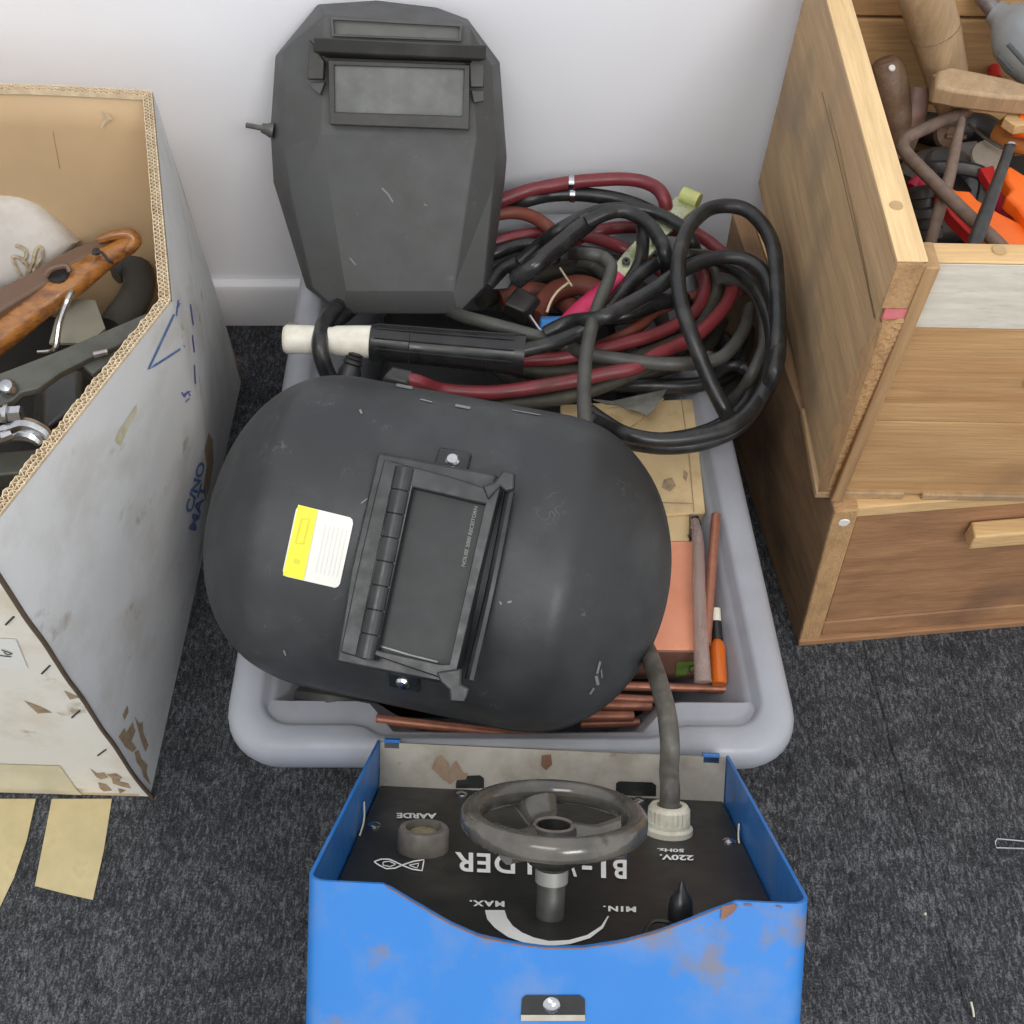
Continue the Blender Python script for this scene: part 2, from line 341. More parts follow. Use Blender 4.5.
def text_mb(txt, pr, o, rx, up, e=.0007, bold=0.0, spacing=1.0):
    """text laid on a surface: o = baseline start pixel, rx = full-width pixel vector, up = cap-height pixel vector"""
    cu = bpy.data.curves.new('t', 'FONT'); cu.body = txt; cu.offset = bold; cu.space_character = spacing; cu.resolution_u = 4
    ob = bpy.data.objects.new('t', cu); COL.objects.link(ob)
    dg = bpy.context.evaluated_depsgraph_get(); me = bpy.data.meshes.new_from_object(ob.evaluated_get(dg))
    xs = [v.co.x for v in me.vertices]; x0, x1 = min(xs), max(xs); h = max(v.co.y for v in me.vertices)
    mb = MB(); vs = []
    for v in me.vertices:
        a = (v.co.x-x0)/(x1-x0); b = v.co.y/h
        vs.append(lift(pr, o[0]+rx[0]*a+up[0]*b, o[1]+rx[1]*a+up[1]*b, e))
    mb.add(vs, [list(p.vertices) for p in me.polygons])
    bpy.data.objects.remove(ob); bpy.data.curves.remove(cu); bpy.data.meshes.remove(me)
    return mb
exec_parts = []
# ================================================================== SETTING
A = P(227, 326.6); B_ = P(288, 325.2)
wd = (B_-A); wd.z = 0; wd.normalize(); wd = Vector((1, .028, 0)).normalized()
WF = Fr((A+B_)/2, wd, (0, 0, 1))         # x along wall, y up, z = toward the room?
if WF.Z.y > 0: WN = -WF.Z
else: WN = WF.Z.copy()
W0 = (A+B_)/2 - WN*.014      # wall face is behind the baseboard
def wp(s, h, off=0): return W0 + wd*s + Vector((0, 0, h)) + WN*off
mb = MB(); mb.hexa([wp(-2.2, -.02, -.1), wp(2.2, -.02, -.1), wp(2.2, -.02), wp(-2.2, -.02)], [wp(-2.2, 2.5, -.1), wp(2.2, 2.5, -.1), wp(2.2, 2.5), wp(-2.2, 2.5)])
struct('wall_back', mb, m_wall, smooth=None)
mb = MB(); prof = [(0, 0), (.014, 0), (.014, .062), (.011, .069), (.006, .072), (0, .072)]
mb.loft([[wp(s, h, o) for o, h in prof] for s in (-2.1, 2.1)])
struct('baseboard_back', mb, m_base, bevel=.0008)
def carpet():
    m = bpy.data.materials.new('carpet'); m.use_nodes = True; nt = m.node_tree; N = nt.nodes; L = nt.links; b = N['Principled BSDF']
    tc = N.new('ShaderNodeTexCoord')
    def nz(s, st=(1, 1, 1), d=5, r=.6, rot=0):
        mp = N.new('ShaderNodeMapping'); mp.inputs['Scale'].default_value = st; mp.inputs['Rotation'].default_value[2] = rot; L.new(tc.outputs['Object'], mp.inputs[0])
        n = N.new('ShaderNodeTexNoise'); n.inputs['Scale'].default_value = s; n.inputs['Detail'].default_value = d; n.inputs['Roughness'].default_value = r; n.inputs['Distortion'].default_value = .6; L.new(mp.outputs[0], n.inputs[0]); return n
    a = nz(120, (2.2, .8, 1), 4, .75, .15); f_ = nz(520, (1, 1, 1), 2, .7); c = nz(26, (1, 1, 1), 3)
    def math_(op, x, y):
        n = N.new('ShaderNodeMath'); n.operation = op
        for i, q in enumerate((x, y)):
            if isinstance(q, (int, float)): n.inputs[i].default_value = q
            else: L.new(q, n.inputs[i])
        return n.outputs[0]
    t = math_('ADD', math_('MULTIPLY', a.outputs[0], .5), math_('ADD', math_('MULTIPLY', f_.outputs[0], .35), math_('MULTIPLY', c.outputs[0], .15)))
    r = N.new('ShaderNodeValToRGB'); L.new(t, r.inputs[0])
    e = r.color_ramp.elements; e[0].position = .38; e[0].color = (*S(34, 35, 37), 1); e[1].position = .62; e[1].color = (*S(116, 118, 121), 1)
    k = r.color_ramp.elements.new(.5); k.color = (*S(62, 63, 66), 1)
    # joint between two carpet tiles: a thin darker line
    A_ = P(876, 690); B2 = P(930, 880); dd = (B2-A_).normalized(); nn_ = Vector((dd.y, -dd.x, 0))
    gp_ = N.new('ShaderNodeNewGeometry'); vd = N.new('ShaderNodeVectorMath'); vd.operation = 'DOT_PRODUCT'; L.new(gp_.outputs['Position'], vd.inputs[0]); vd.inputs[1].default_value = nn_
    dd_ = math_('ABSOLUTE', math_('ADD', math_('SUBTRACT', vd.outputs['Value'], A_.dot(nn_)), math_('MULTIPLY', math_('SUBTRACT', c.outputs[0], .5), .006)), 0)
    mr = N.new('ShaderNodeMapRange'); L.new(dd_, mr.inputs[0]); mr.inputs[1].default_value = .0004; mr.inputs[2].default_value = .0022; mr.inputs[3].default_value = .5; mr.inputs[4].default_value = 1
    mxj = N.new('ShaderNodeMix'); mxj.data_type = 'RGBA'; mxj.blend_type = 'MULTIPLY'; mxj.inputs[0].default_value = 1; L.new(r.outputs[0], mxj.inputs[6]); L.new(mr.outputs[0], mxj.inputs[7])
    L.new(mxj.outputs[2], b.inputs['Base Color']); b.inputs['Roughness'].default_value = .95; b.inputs['Specular IOR Level'].default_value = .1
    bp = N.new('ShaderNodeBump'); bp.inputs['Strength'].default_value = .8; bp.inputs['Distance'].default_value = .004; L.new(t, bp.inputs['Height']); L.new(bp.outputs[0], b.inputs['Normal'])
    return m
m_carpet = carpet()
mb = MB(); mb.hexa([Vector(p) for p in ((-2.2, -1.5, -.05), (2.2, -1.5, -.05), (2.2, 1.18, -.05), (-2.2, 1.06, -.05))], [Vector(p) for p in ((-2.2, -1.5, 0), (2.2, -1.5, 0), (2.2, 1.18, 0), (-2.2, 1.06, 0))])
struct('floor', mb, m_carpet, smooth=None)
# ================================================================== CARTON (left)
FRb = P(150, 797); BRb = P(242, 378)
HT = .462; HB = .425
cx = FRb.x
FLb = Vector((-.83, FRb.y+.004, 0)); BLb = Vector((-.83, BRb.y, 0))
FRt = P(-22, 543, HT); FRt.x = FRb.x; FRt.y = FRb.y
BRt = P(153, 92, HB)
Bt = P(172, 301, .452)                                  # bulged rim corner
BLt = P(-260, 100, HB); FLt = Vector((FLb.x, FLb.y, HT))
# a few more outer-wall points for the bulge
carton = thing('cardboard_box', 'large white cardboard box with open corrugated rim, full of tools, at the left', 'box', (cx-.23, .7, 0))
mids = P(216, 545, .03)
def right_wall(a, b):   # a: 0 front .. 1 back, b: 0 bottom .. 1 top
    bot = FRb.lerp(BRb, a)
    k = .56
    top = FRt.lerp(Bt, a/k) if a < k else Bt.lerp(BRt, (a-k)/(1-k))
    p = bot.lerp(top, b)
    bul = math.sin(math.pi*min(1, b))*.010*math.sin(math.pi*a)
    p.x += bul
    p.x += .0015*math.sin(a*17+b*9)*b*(1-b)*2
    return p
rmb = MB(); rmb.grid(lambda i, j: right_wall(i, j), 50, 24)
obj('side_wall', rmb, [m_cart_out, m_cart_in], carton, smooth=40)
BV_R = rmb.bvh()
pr_R = on_bvh(BV_R)
T = .009
def inset(p, c=Vector((-.6, .72, 0)), t=T): 
    d = Vector((c.x-p.x, c.y-p.y, 0)).normalized(); return p+d*t
# inner walls
mb = MB()
mb.grid(lambda i, j: inset(right_wall(i, j)) - Vector((0, 0, .0)), 50, 12)
obj('inner_side_wall', mb, m_cart_in, carton, smooth=40)
mb = MB(); mb.hexa([FLb, FRb, FRb+Vector((0, .008, 0)), FLb+Vector((0, .008, 0))], [FLt, FRt, FRt+Vector((0, .008, 0)), FLt+Vector((0, .008, 0))])
fw_ = obj('front_wall', mb, m_cart_front, carton, smooth=None, bevel=.0015)
BV_F = mb.bvh(); pr_F = on_bvh(BV_F)
# back wall with slight outward curve
def back_wall(a, b):
    top = BLt.lerp(BRt, a)+Vector((0, .0, .012*math.sin(math.pi*a)))
    return BLb.lerp(BRb, a).lerp(top, b)
mb = MB(); mb.grid(lambda i, j: back_wall(i, j)+Vector((0, -.004, 0)), 40, 10)
obj('back_wall', mb, m_cart_in, carton, smooth=40, solid=.008, so=0)
mb = MB(); mb.hexa([FLb, FLb+Vector((.008, 0, 0)), BLb+Vector((.008, 0, 0)), BLb], [FLt, FLt+Vector((.008, 0, 0)), BLt+Vector((.008, 0, 0)), BLt])
obj('far_side_wall', mb, m_cart_in, carton, smooth=None)
mb = MB(); mb.prism([FLb+Vector((0, 0, .002)), FRb+Vector((-.01, 0, .002)), BRb+Vector((-.01, 0, .002)), BLb+Vector((0, 0, .002))], (0, 0, .006))
obj('bottom_panel', mb, m_cart_in, carton, smooth=None)
# corrugated rim: three paper liners with zigzag flutes between
rim_o = [back_wall(i/40, 1)+Vector((0, 0, .001)) for i in range(0, 41)] + [right_wall(1-i/50, 1) for i in range(1, 51)]
def resample(pts, n):
    L = [0]
    for a, b in zip(pts[:-1], pts[1:]): L.append(L[-1]+(b-a).length)
    out = []
    for k in range(n+1):
        t = L[-1]*k/n; i = max(0, min(len(L)-2, next((j for j in range(len(L)-1) if L[j+1] >= t), len(L)-2)))
        q = (t-L[i])/max(1e-9, L[i+1]-L[i]); out.append(pts[i].lerp(pts[i+1], q))
    return out, L[-1]
ro, RL = resample(rim_o, 340)
def smooth_pts(a, it=3):
    for _ in range(it): a = [a[0]]+[(a[i-1]+a[i]*2+a[i+1])/4 for i in range(1, len(a)-1)]+[a[-1]]
    return a
ro = smooth_pts(ro, 2)
def off_in(t): 
    out = []
    for i, p in enumerate(ro):
        d = ro[min(i+1, len(ro)-1)]-ro[max(i-1, 0)]; n = Vector((d.y, -d.x, 0)).normalized()
        if n.dot(Vector((-.6, .72, 0))-Vector((p.x, p.y, 0))) < 0: n = -n
        out.append(p+n*t)
    return out
mb = MB(); dz = Vector((0, 0, -.004)); rnd = random.Random(3)
jit = [rnd.uniform(-.0018, .0016) for _ in ro]
for t in (.0012, .0048, .0095):
    q = off_in(t); q2 = off_in(t+.0006)
    n = len(q); J = [Vector((0, 0, .0015+jit[i]*(1 if t > .002 else .2))) for i in range(n)]
    mb.add([q[i]+J[i] for i in range(n)]+[q[i]+dz for i in range(n)]+[q2[i]+J[i] for i in range(n)]+[q2[i]+dz for i in range(n)],
           [f for i in range(n-1) for f in ([i, i+1, n+i+1, n+i], [2*n+i, 2*n+i+1, 3*n+i+1, 3*n+i], [i, i+1, 2*n+i+1, 2*n+i])])
for t0, t1 in ((.0006, .0048), (.0054, .0095)):
    a = off_in(t0); b = off_in(t1); zz = [(a[i] if i % 2 else b[i]) for i in range(len(a))]
    n = len(zz); th = Vector((0, 0, 0))
    z1 = []; z2 = []
    for i in range(n):
        d = (zz[min(i+1, n-1)]-zz[max(i-1, 0)]); d.z = 0; d.normalize(); z1.append(zz[i]-d*.0004); z2.append(zz[i]+d*.0004)
    V_ = [p+Vector((0, 0, .0012)) for p in z1]+[p+Vector((0, 0, .0012)) for p in z2]+[p+dz for p in z1]
    mb.add(V_, [f for i in range(n-1) for f in ([i, i+1, n+i+1, n+i], [i, i+1, 2*n+i+1, 2*n+i])])
obj('corrugated_rim', mb, m_flute, carton, smooth=None, merge=False)
a = off_in(.0010); b = off_in(.0096); n = len(a)
mb = MB(); mb.add([p+Vector((0, 0, -.004)) for p in a]+[p+Vector((0, 0, -.004)) for p in b], [[i, i+1, n+i+1, n+i] for i in range(n-1)])
obj('flute_hole_shade', mb, m_flute_d, carton, smooth=None)  # dark sheet under the flutes, shade in their holes put into its colour
# marks on the carton
mb = MB()
mark_line(mb, pr_R, [(179, 303), (163, 337), (148, 369), (166, 358), (184, 346)], 2.2)
obj('blue_triangle_mark', mb, m_ink, carton, smooth=None)
mb = MB()
for a, b in (((178, 300), (176, 316)), ((190, 304), (193, 325)), ((192, 335), (194, 352)), ((194, 365), (195, 384)), ((182, 395), (190, 391)), ((185, 402), (189, 398))): mark_line(mb, pr_R, [a, b], 1.2)
mark_line(mb, pr_R, [(181, 392), (184, 397), (187, 391), (190, 396)], 1.3)
obj_each('faded_blue_lines', mb, m_ink2, carton, smooth=None)
obj('printed_text', text_mb('C/NO', pr_R, (191, 513), (14, -50), (-7, -2), bold=.03), m_ink, carton, smooth=None, label='blue stencilled letters C/NO')
obj('printed_text', text_mb('MAT', pr_R, (195, 531), (12, -46), (-7, -2), bold=.03), m_ink, carton, smooth=None, label='blue stencilled letters of the second line')
mb = MB(); mark_poly(mb, pr_R, [(208, 432), (212, 440), (213, 462), (209, 486), (205, 502), (203, 490), (206, 465), (204, 450)])
obj('torn_patch', mb, m_tear, carton, smooth=None, label='torn brown patch beside the printed letters')
mb = MB()
mark_poly(mb, pr_R, [(114, 440), (120, 428), (132, 410), (136, 404), (136, 412), (128, 428), (120, 446)])
mark_poly(mb, pr_R, [(177, 335), (181, 322), (184, 330), (182, 338)])
obj_each('yellow_stain', mb, mat('yellow_stain', S(192, 182, 148), .7, ds=120, dirt=S(204, 200, 186), amt=.9), carton, smooth=None, label='faint yellowish stain')
# scuffs by the bottom corner on both faces
mb = MB()
for pts in ([(118, 737), (124, 728), (126, 733), (132, 722), (135, 731), (131, 741), (136, 748), (132, 752), (125, 747)], [(134, 752), (138, 750), (141, 759), (147, 765), (146, 772), (150, 785), (143, 777), (141, 769), (136, 762)], [(134, 716), (139, 724), (142, 722), (143, 733), (148, 745), (145, 752), (141, 742), (139, 735)], [(122, 715), (127, 705), (128, 712), (124, 720)]): mark_poly(mb, pr_R, pts)
obj_each('scuffed_corner', mb, m_tear, carton, smooth=None)
mb = MB()
for pts in ([(90, 768), (97, 773), (104, 772), (108, 777), (101, 779), (96, 776)], [(107, 774), (116, 773), (122, 777), (119, 781), (128, 783), (131, 788), (122, 786), (113, 783), (112, 778)], [(98, 782), (106, 784), (112, 790), (104, 791), (100, 788)], [(118, 788), (126, 790), (120, 793)], [(24, 700), (40, 706), (52, 712), (38, 713)], [(64, 690), (80, 697), (70, 699)]): mark_poly(mb, pr_F, pts)
obj_each('scuffed_front', mb, m_tear, carton, smooth=None)
# corner seam: dark cut edge of the cardboard
mb = MB(); mb.tube([P(152, 797, 0.001)+Vector((.001, -.001, 0))]+[FRb+Vector((.0006*math.sin(k*2.1), -.0012, HT*k/14)) for k in range(1, 15)], .0021, n=6)
obj('seam_edge', mb, m_flute_d, carton, smooth=60)
for (a, b) in (((-6, 545), (8, 535)), ((6, 624), (14, 616)), ((42, 673), (50, 665)), ((72, 717), (80, 710)), ((98, 755), (106, 749))):
    mb = MB(); pa = pr_F(max(a[0], -20), a[1]); pb = pr_F(*b)
    if pa and pb:
        mb.tube([pa[0]+pa[1]*.0006, pb[0]+pb[1]*.0006], .0008, n=6, sub=1)
        obj('staple', mb, m_steel_d, carton)
mb = MB(); mark_quad(mb, pr_F, [(-30, 636), (16, 638), (28, 667), (-30, 668)], e=.001)
pl = obj('paper_label', mb, m_stw, carton, smooth=None, label='white paper label with pen writing')
mb = MB(); mark_line(mb, pr_F, [(2, 648), (8, 650), (13, 652), (8, 653), (4, 650)], .8, e=.0018); mark_line(mb, pr_F, [(-4, 653), (3, 654), (12, 655)], .8, e=.0018)
obj('pen_writing', mb, m_dark, pl, smooth=None)
mb = MB(); mark_quad(mb, pr_F, [(-40, 762), (60, 765), (82, 796), (-40, 796)], e=.001, nu=4, nv=4)
obj('tape_patch', mb, mat('yellowed_tape', S(206, 196, 164), .5, ds=20, dirt=S(216, 210, 190), amt=.7), carton, smooth=None, label='yellowed tape over the bottom edge')
# small torn spot inside
mb = MB(); q = PY(105, 118, BRt.y-.03)
pb_ = on_plane(Fr(back_wall(.8, .8)+Vector((0, -.009, 0)), (1, 0, 0), (0, 0, 1)))
for pts in ([(100, 108), (104, 112), (108, 112), (113, 118), (109, 119), (105, 122), (102, 128), (101, 123), (105, 117)],): mark_poly(mb, pb_, pts, e=.002)
obj('torn_flap', mb, m_flute, carton, smooth=None)
mb = MB(); mark_line(mb, pb_, [(48, 95), (54, 135), (60, 168)], .8, e=.0012)
obj('crease_line', mb, m_tear, carton, smooth=None)
# ---- contents of the carton
def wpts(l, z=None): return [P(p[0], p[1], p[2] if len(p) > 2 else z) for p in l]
# packing layer at the bottom holding the tools up (hidden dark things)
mb = MB(); rr = random.Random(5)
base = MB(); base.hexa([Vector((-.80, .44, .012)), Vector((-.385, .44, .012)), Vector((-.385, .95, .012)), Vector((-.80, .95, .012))], [Vector((-.79, .45, .16)), Vector((-.395, .45, .16)), Vector((-.395, .94, .16)), Vector((-.79, .94, .16))])
tag(obj('dark_tool_case', base, m_dark, bevel=.01), 'black case at the very bottom of the white cardboard box, under all the tools', 'case')
# soiled white curved cover
wf = Fr(P(30, 250, .25), (1, .15, 0), (0, .55, .83))
out = [(-60, 300), (-60, 200), (-20, 192), (10, 191), (22, 193), (40, 203), (56, 220), (76, 243), (60, 262), (30, 282), (10, 291)]
hp = [wf.at(u, v, 0) for u, v in out]; ctr = sum(hp, Vector())/len(hp)
mb = MB(); rings = []
for k, (sc, up) in enumerate(((1.0, -.02), (1.0, 0), (.93, .008), (.75, .013), (.4, .016), (.05, .017))): rings.append([ctr+(p-ctr)*sc+wf.Z*up*(1 if wf.Z.z > 0 else -1) for p in hp])
mb.loft(rings, cap=True)
wc = thing('white_cover', 'soiled white rounded plastic cover with crusted cord marks, leaning inside the cardboard box', 'cover', ctr-Vector((0, 0, .1)))
obj('shell', mb, m_whitegear, wc, smooth=60)
bvw = on_bvh(mb.bvh())
mb = MB()
for l in ([(22, 279), (17, 268), (13, 258), (17, 256), (26, 262), (28, 270), (26, 280)], [(28, 272), (33, 262), (36, 250), (40, 246), (43, 252), (40, 260), (33, 270)], [(16, 245), (24, 248), (27, 255), (22, 262)]):
    mb.tube([lift(bvw, u, v, .002) for u, v in l], .0022, n=6, sub=3)
obj_each('crusted_cord', mb, m_rope, wc)
mb = MB(); mb.tube([Vector((P(-3, 192, .27).x, P(-3, 192, .27).y, .162))]+wpts([(-3, 192, .27), (2, 184, .285), (6, 176, .295)]), .004, n=8); mb.tube(wpts([(2, 184, .285), (10, 190, .28)]), .004, n=8, sub=1)
tag(obj('metal_prong', mb, m_steel), 'small grey forked metal prong behind the white cover', 'prong')
# varnished stock
sf = thing('wooden_tool_stock', 'varnished orange-brown wooden tool stock lying diagonally with a curved end', 'tool', P(60, 290, .2))
mb = MB(); mb.tube([P(-60, 378, .25), P(0, 333, .26), P(40, 303, .268), P(75, 280, .275), P(100, 262, .28), P(122, 248, .285), P(133, 238, .288)], [.021, .021, .019, .017, .014, .011, .007], n=14, flat=(1.0, .8))
obj('stock', mb, m_stock, sf, smooth=60)
mb = MB()
z = .287
top = [P(u, v, z) for u, v in [(-60, 318), (0, 287), (30, 272), (52, 258), (76, 246), (98, 238), (118, 238), (104, 249), (80, 259), (62, 272), (40, 286), (0, 310), (-60, 345)]]
mb.prism(top, (0, 0, -.012)); obj('brown_plate', mb, m_stock_d, sf, bevel=.003, label='flat dull brown upper plate')
mb = MB(); mb.tube([P(98, 240, .292), P(116, 235, .294), P(130, 235, .293), P(135, 242, .288), P(126, 252, .284)], [.004, .006, .007, .007, .006], n=10); obj('curved_horn', mb, m_stock, sf, smooth=60)
mb = MB(); mb.lathe([(.011, 0), (.012, .006), (.008, .009), (.0, .007)], P(60, 277, .283), (0, -.2, 1), n=14); obj('dark_knob', mb, m_dark, sf)
mb = MB(); mb.tube([P(46, 276, .292), P(52, 269, .297), P(66, 266, .297), P(70, 272, .293)], .003, n=8); obj('trigger_guard', mb, m_stock_d, sf)
mb = MB(); mb.tube([P(92, 254, .299), P(101, 252, .30), P(108, 260, .297), P(113, 263, .293)], .0016, n=6); mb.lathe([(.004, 0), (.004, .004), (0, .005)], P(97, 253, .296), (0, 0, 1), n=8); obj('metal_fitting', mb, m_steel_d, sf)
mb = MB(); mb.tube(wpts([(72, 292, .30), (68, 300, .30), (60, 322, .285), (56, 346, .27), (50, 351, .265), (38, 352, .262)]), [.0035, .0035, .003, .003, .002, .002], n=8)
tag(obj('chrome_hook', mb, m_chrome), 'thin chrome hook hanging from the wooden stock', 'hook')
mb = MB(); mb.prism([P(u, v, .25) for u, v in [(50, 345), (62, 300), (96, 302), (106, 330), (90, 345)]], (0, 0, .003)); tag(obj('grey_card', mb, m_card), 'flat grey-green card between the wooden stock and the steel bar', 'card')
mb = MB(); mb.tube(wpts([(112, 270, .20), (132, 262, .20), (138, 290, .20), (112, 330, .20)]), .018, n=12); tag(obj('dark_bag', mb, m_darkbox), 'dark bundle tucked into the far right corner of the box', 'bag')
# long painted bar with hole and bolts = clamp
cl = thing('bar_clamp', 'grey-green flat steel bar clamp with bright bolted jaws along the box rim', 'clamp', P(40, 400, .2))
z = .315
mb = MB(); mb.prism([P(u, v, z) for u, v in [(-60, 398), (0, 373), (60, 350), (100, 333), (146, 313), (150, 322), (118, 345), (88, 358), (60, 372), (38, 388), (20, 392), (12, 400), (-60, 432)]], (0, 0, -.008)); obj('bar', mb, m_barn, cl, bevel=.0015)
mb = MB(); mb.prism([P(u, v, z-.006) for u, v in [(82, 365), (88, 357), (118, 344), (120, 355), (92, 374)]], (0, 0, -.007)); obj('hook_plate', mb, m_barn, cl, bevel=.0015)
mb = MB(); mb.tube(wpts([(94, 355, .322), (108, 352, .322)]), .0035, n=8, sub=1); obj('pin', mb, m_chrome, cl)
mb = MB(); mb.lathe([(.0085, 0), (.0085, .004), (.006, .008), (.0, .010)], P(9, 389, .318), (0, -.3, 1), n=16); obj('bolt_head', mb, m_chrome, cl)
mb = MB(); mb.tube(wpts([(-10, 418, .315), (8, 415, .315), (22, 414, .315)]), .008, n=6, sub=1); mb.tube(wpts([(6, 415, .315), (10, 415, .315)]), .0105, n=12, sub=1); obj('hex_bolt', mb, m_chrome, cl)
mb = MB(); mb.prism([P(u, v, .31) for u, v in [(-30, 405), (-4, 385), (4, 380), (16, 390), (14, 402), (4, 410), (2, 425), (-30, 440)]], (0, 0, -.006)); obj('pivot_plate', mb, m_steel, cl, bevel=.0015)
mb = MB(); mb.tube(wpts([(-30, 432, .30), (5, 430, .305), (26, 425, .31), (44, 432, .305), (50, 440, .30)]), [.006, .007, .007, .006, .004], n=8); mb.tube(wpts([(-30, 446, .295), (6, 436, .30), (30, 436, .305), (42, 444, .30)]), [.006, .006, .006, .004], n=8); obj('jaw', mb, m_chrome, cl)
mb = MB(); mb.tube(wpts([(2, 438, .312), (12, 434, .312)]), .005, n=8, sub=1); obj('nut', mb, m_chrome, cl)
mb = MB(); fr = Fr(P(62, 408, .22), (1, .25, 0), (-.25, 1, 0)); mb.hexa([P(30, 440, .19), P(90, 425, .19), P(98, 380, .19), P(36, 385, .19)], [P(44, 432, .275), P(82, 402, .275), P(80, 368, .275), P(42, 382, .275)])
tag(obj('dark_grey_box', mb, m_darkbox, bevel=.006), 'dark grey plastic case below the steel bar clamp', 'case')
mb = MB(); mb.prism([P(u, v, .27) for u, v in [(-60, 462), (0, 452), (48, 448), (40, 462), (22, 473), (-60, 480)]], (0, 0, -.02)); tag(obj('brown_metal_strip', mb, m_barn, bevel=.002), 'wide dull strip under the bright clamp jaws', 'strip')
# ================================================================== TUB
tub = thing('plastic_tub', 'grey plastic storage tub on the carpet, full of cables and copper rods', 'tub', (0, .74, 0))
TH = .22
fl = P(231, 742, TH); fr_ = P(793, 742, TH); bl = Vector((-.2475, 1.062, TH)); br = Vector((.199, 1.074, TH))
fl = Vector((fl.x-.010, .371, TH)); fr_ = Vector((fr_.x+.011, .379, TH))
def rrect(c, r, z, n=8, ins=0.0):
    """rounded quad ccw from front-left"""
    out = []; c = [Vector(p) for p in c]; ctr = sum(c, Vector())/4; k = len(c)
    for i in range(4):
        p = c[i]; a = (c[i-1]-p).normalized(); b = (c[(i+1) % 4]-p).normalized()
        p = p+(a+b)*ins; rr_ = r[i] if isinstance(r, (list, tuple)) else r; rr_ = max(.004, rr_-ins*.8)
        o = p+(a+b)*rr_
        for j in range(n+1):
            t = j/n*math.pi/2; q = o - b*rr_*math.cos(t) - a*rr_*math.sin(t); out.append(Vector((q.x, q.y, z)))
    return out
TC = [fl, fr_, br, bl]; RR = [.05, .05, .04, .04]
prof = [(.100, .006), (.060, .14), (.040, .175), (.012, .187), (.001, .192), (-.001, .200), (.0, .208), (.003, .2145), (.008, .2185), (.015, .22), (.026, .2195), (.030, .217), (.0325, .2085), (.036, .2065), (.040, .200), (.054, .17), (.108, .014)]
mb = MB(); rings = []
for ins, z in prof:
    r_ = rrect(TC, RR, z, 8, ins)
    rings.append(r_)
# handle recess: bulge the inner front wall forward in the middle
def bulge(ring, amount):
    out = []
    for p in ring: out.append(p)
    return out
# densify the front edge by rebuilding rings with extra front vertices
def dens(ring):
    n = 8; a = ring[n]; b = ring[n+1]      # last of front-left corner, first of front-right
    ex = [a.lerp(b, t) for t in (.14, .17, .20, .23, .5, .80, .83, .86, .89)]
    return ring[:n+1]+ex+ring[n+1:]
R2 = []
for (ins, z), r_ in zip(prof, rings):
    d = dens(r_)
    if ins > .0255 and z > .1:
        for k, w in zip(range(9, 18), (0, .2, .8, 1, 1, 1, .8, .2, 0)):
            d[k] = d[k]+Vector((0, -.011*w, 0))
    if ins > .0345 and ins < .07 and z > .01:      # narrow ledge inside the two front corners
        for k in range(len(d)):
            if k <= 8: w = math.sin(k/8*math.pi/2)
            elif k <= 17: w = (1, 1, .7, .1, 0, .1, .7, 1, 1)[k-9] if k < 18 else 1
            elif k <= 26: w = math.cos((k-18)/8*math.pi/2)
            else: w = 0
            d[k] = d[k]+Vector((0, .020*w, 0))
    R2.append(d)
mb.loft(R2, cap=False)
n = len(R2[0]); mb.f.append([len(mb.v)-n+i for i in range(n)]); mb.m.append(0); mb.f.append(list(range(n))[::-1]); mb.m.append(0)
obj('tub_body', mb, m_tub, tub, smooth=50)
# light interior pad? contents support
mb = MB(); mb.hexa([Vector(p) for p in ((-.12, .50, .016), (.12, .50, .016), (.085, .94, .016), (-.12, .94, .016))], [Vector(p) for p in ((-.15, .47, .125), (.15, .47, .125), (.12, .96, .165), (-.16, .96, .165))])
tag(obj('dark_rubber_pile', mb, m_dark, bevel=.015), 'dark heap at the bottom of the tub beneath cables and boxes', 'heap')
# ---- boxes inside the tub
zb = .208
bx = thing('beige_carton', 'beige cardboard carton in the tub, half under the lying helmet', 'box', P(640, 470, .1))
mb = MB(); top = [P(u, v, zb) for u, v in [(560, 404), (694, 398), (706, 513), (560, 522)]]
cc = sum(top, Vector())/4; mb.hexa([cc+(p-cc)*.9+Vector((0, 0, -.05)) for p in top], top); obj('box_body', mb, m_cardb, bx, bevel=.002)
mb = MB(); mb.prism([P(u, v, zb-.004) for u, v in [(590, 510), (689, 514), (689, 541), (590, 541)]], (0, 0, -.003)); obj('flap', mb, m_cardb, bx)
mb = MB(); mb.prism([P(u, v, zb+.003) for u, v in [(596, 412), (640, 402), (664, 398), (640, 420), (610, 440)]], (0, 0, -.002)); obj('torn_edge', mb, m_cardb, bx)
prt = on_plane(Fr((0, 0, zb), (1, 0, 0), (0, 1, 0)))
for l_ in ([(681, 398), (689, 455), (694, 513)], [(560, 500), (640, 502), (694, 504)]):
    mb = MB(); mark_line(mb, prt, l_, 1.0, e=.0006); obj('fold_line', mb, m_tear, bx)
for l_ in ([(664, 480), (672, 478), (676, 486), (670, 492), (662, 488)], [(650, 494), (658, 492), (660, 497)], [(684, 470), (688, 474), (686, 482), (683, 478)]):
    mb = MB(); mark_poly(mb, prt, l_, e=.0007); obj('dark_stain', mb, m_tear, bx)
zs = .205
sb = thing('salmon_packet', 'flat salmon-coloured cardboard packet in brown wrap, right of the lying helmet', 'packet', P(670, 600, .1))
mb = MB(); top = [P(u, v, zs) for u, v in [(600, 541), (693, 541), (699, 650), (600, 649)]]
mb.hexa([p+Vector((0, 0, -.03)) for p in top], top); obj('packet_body', mb, m_salmon, sb, bevel=.001)
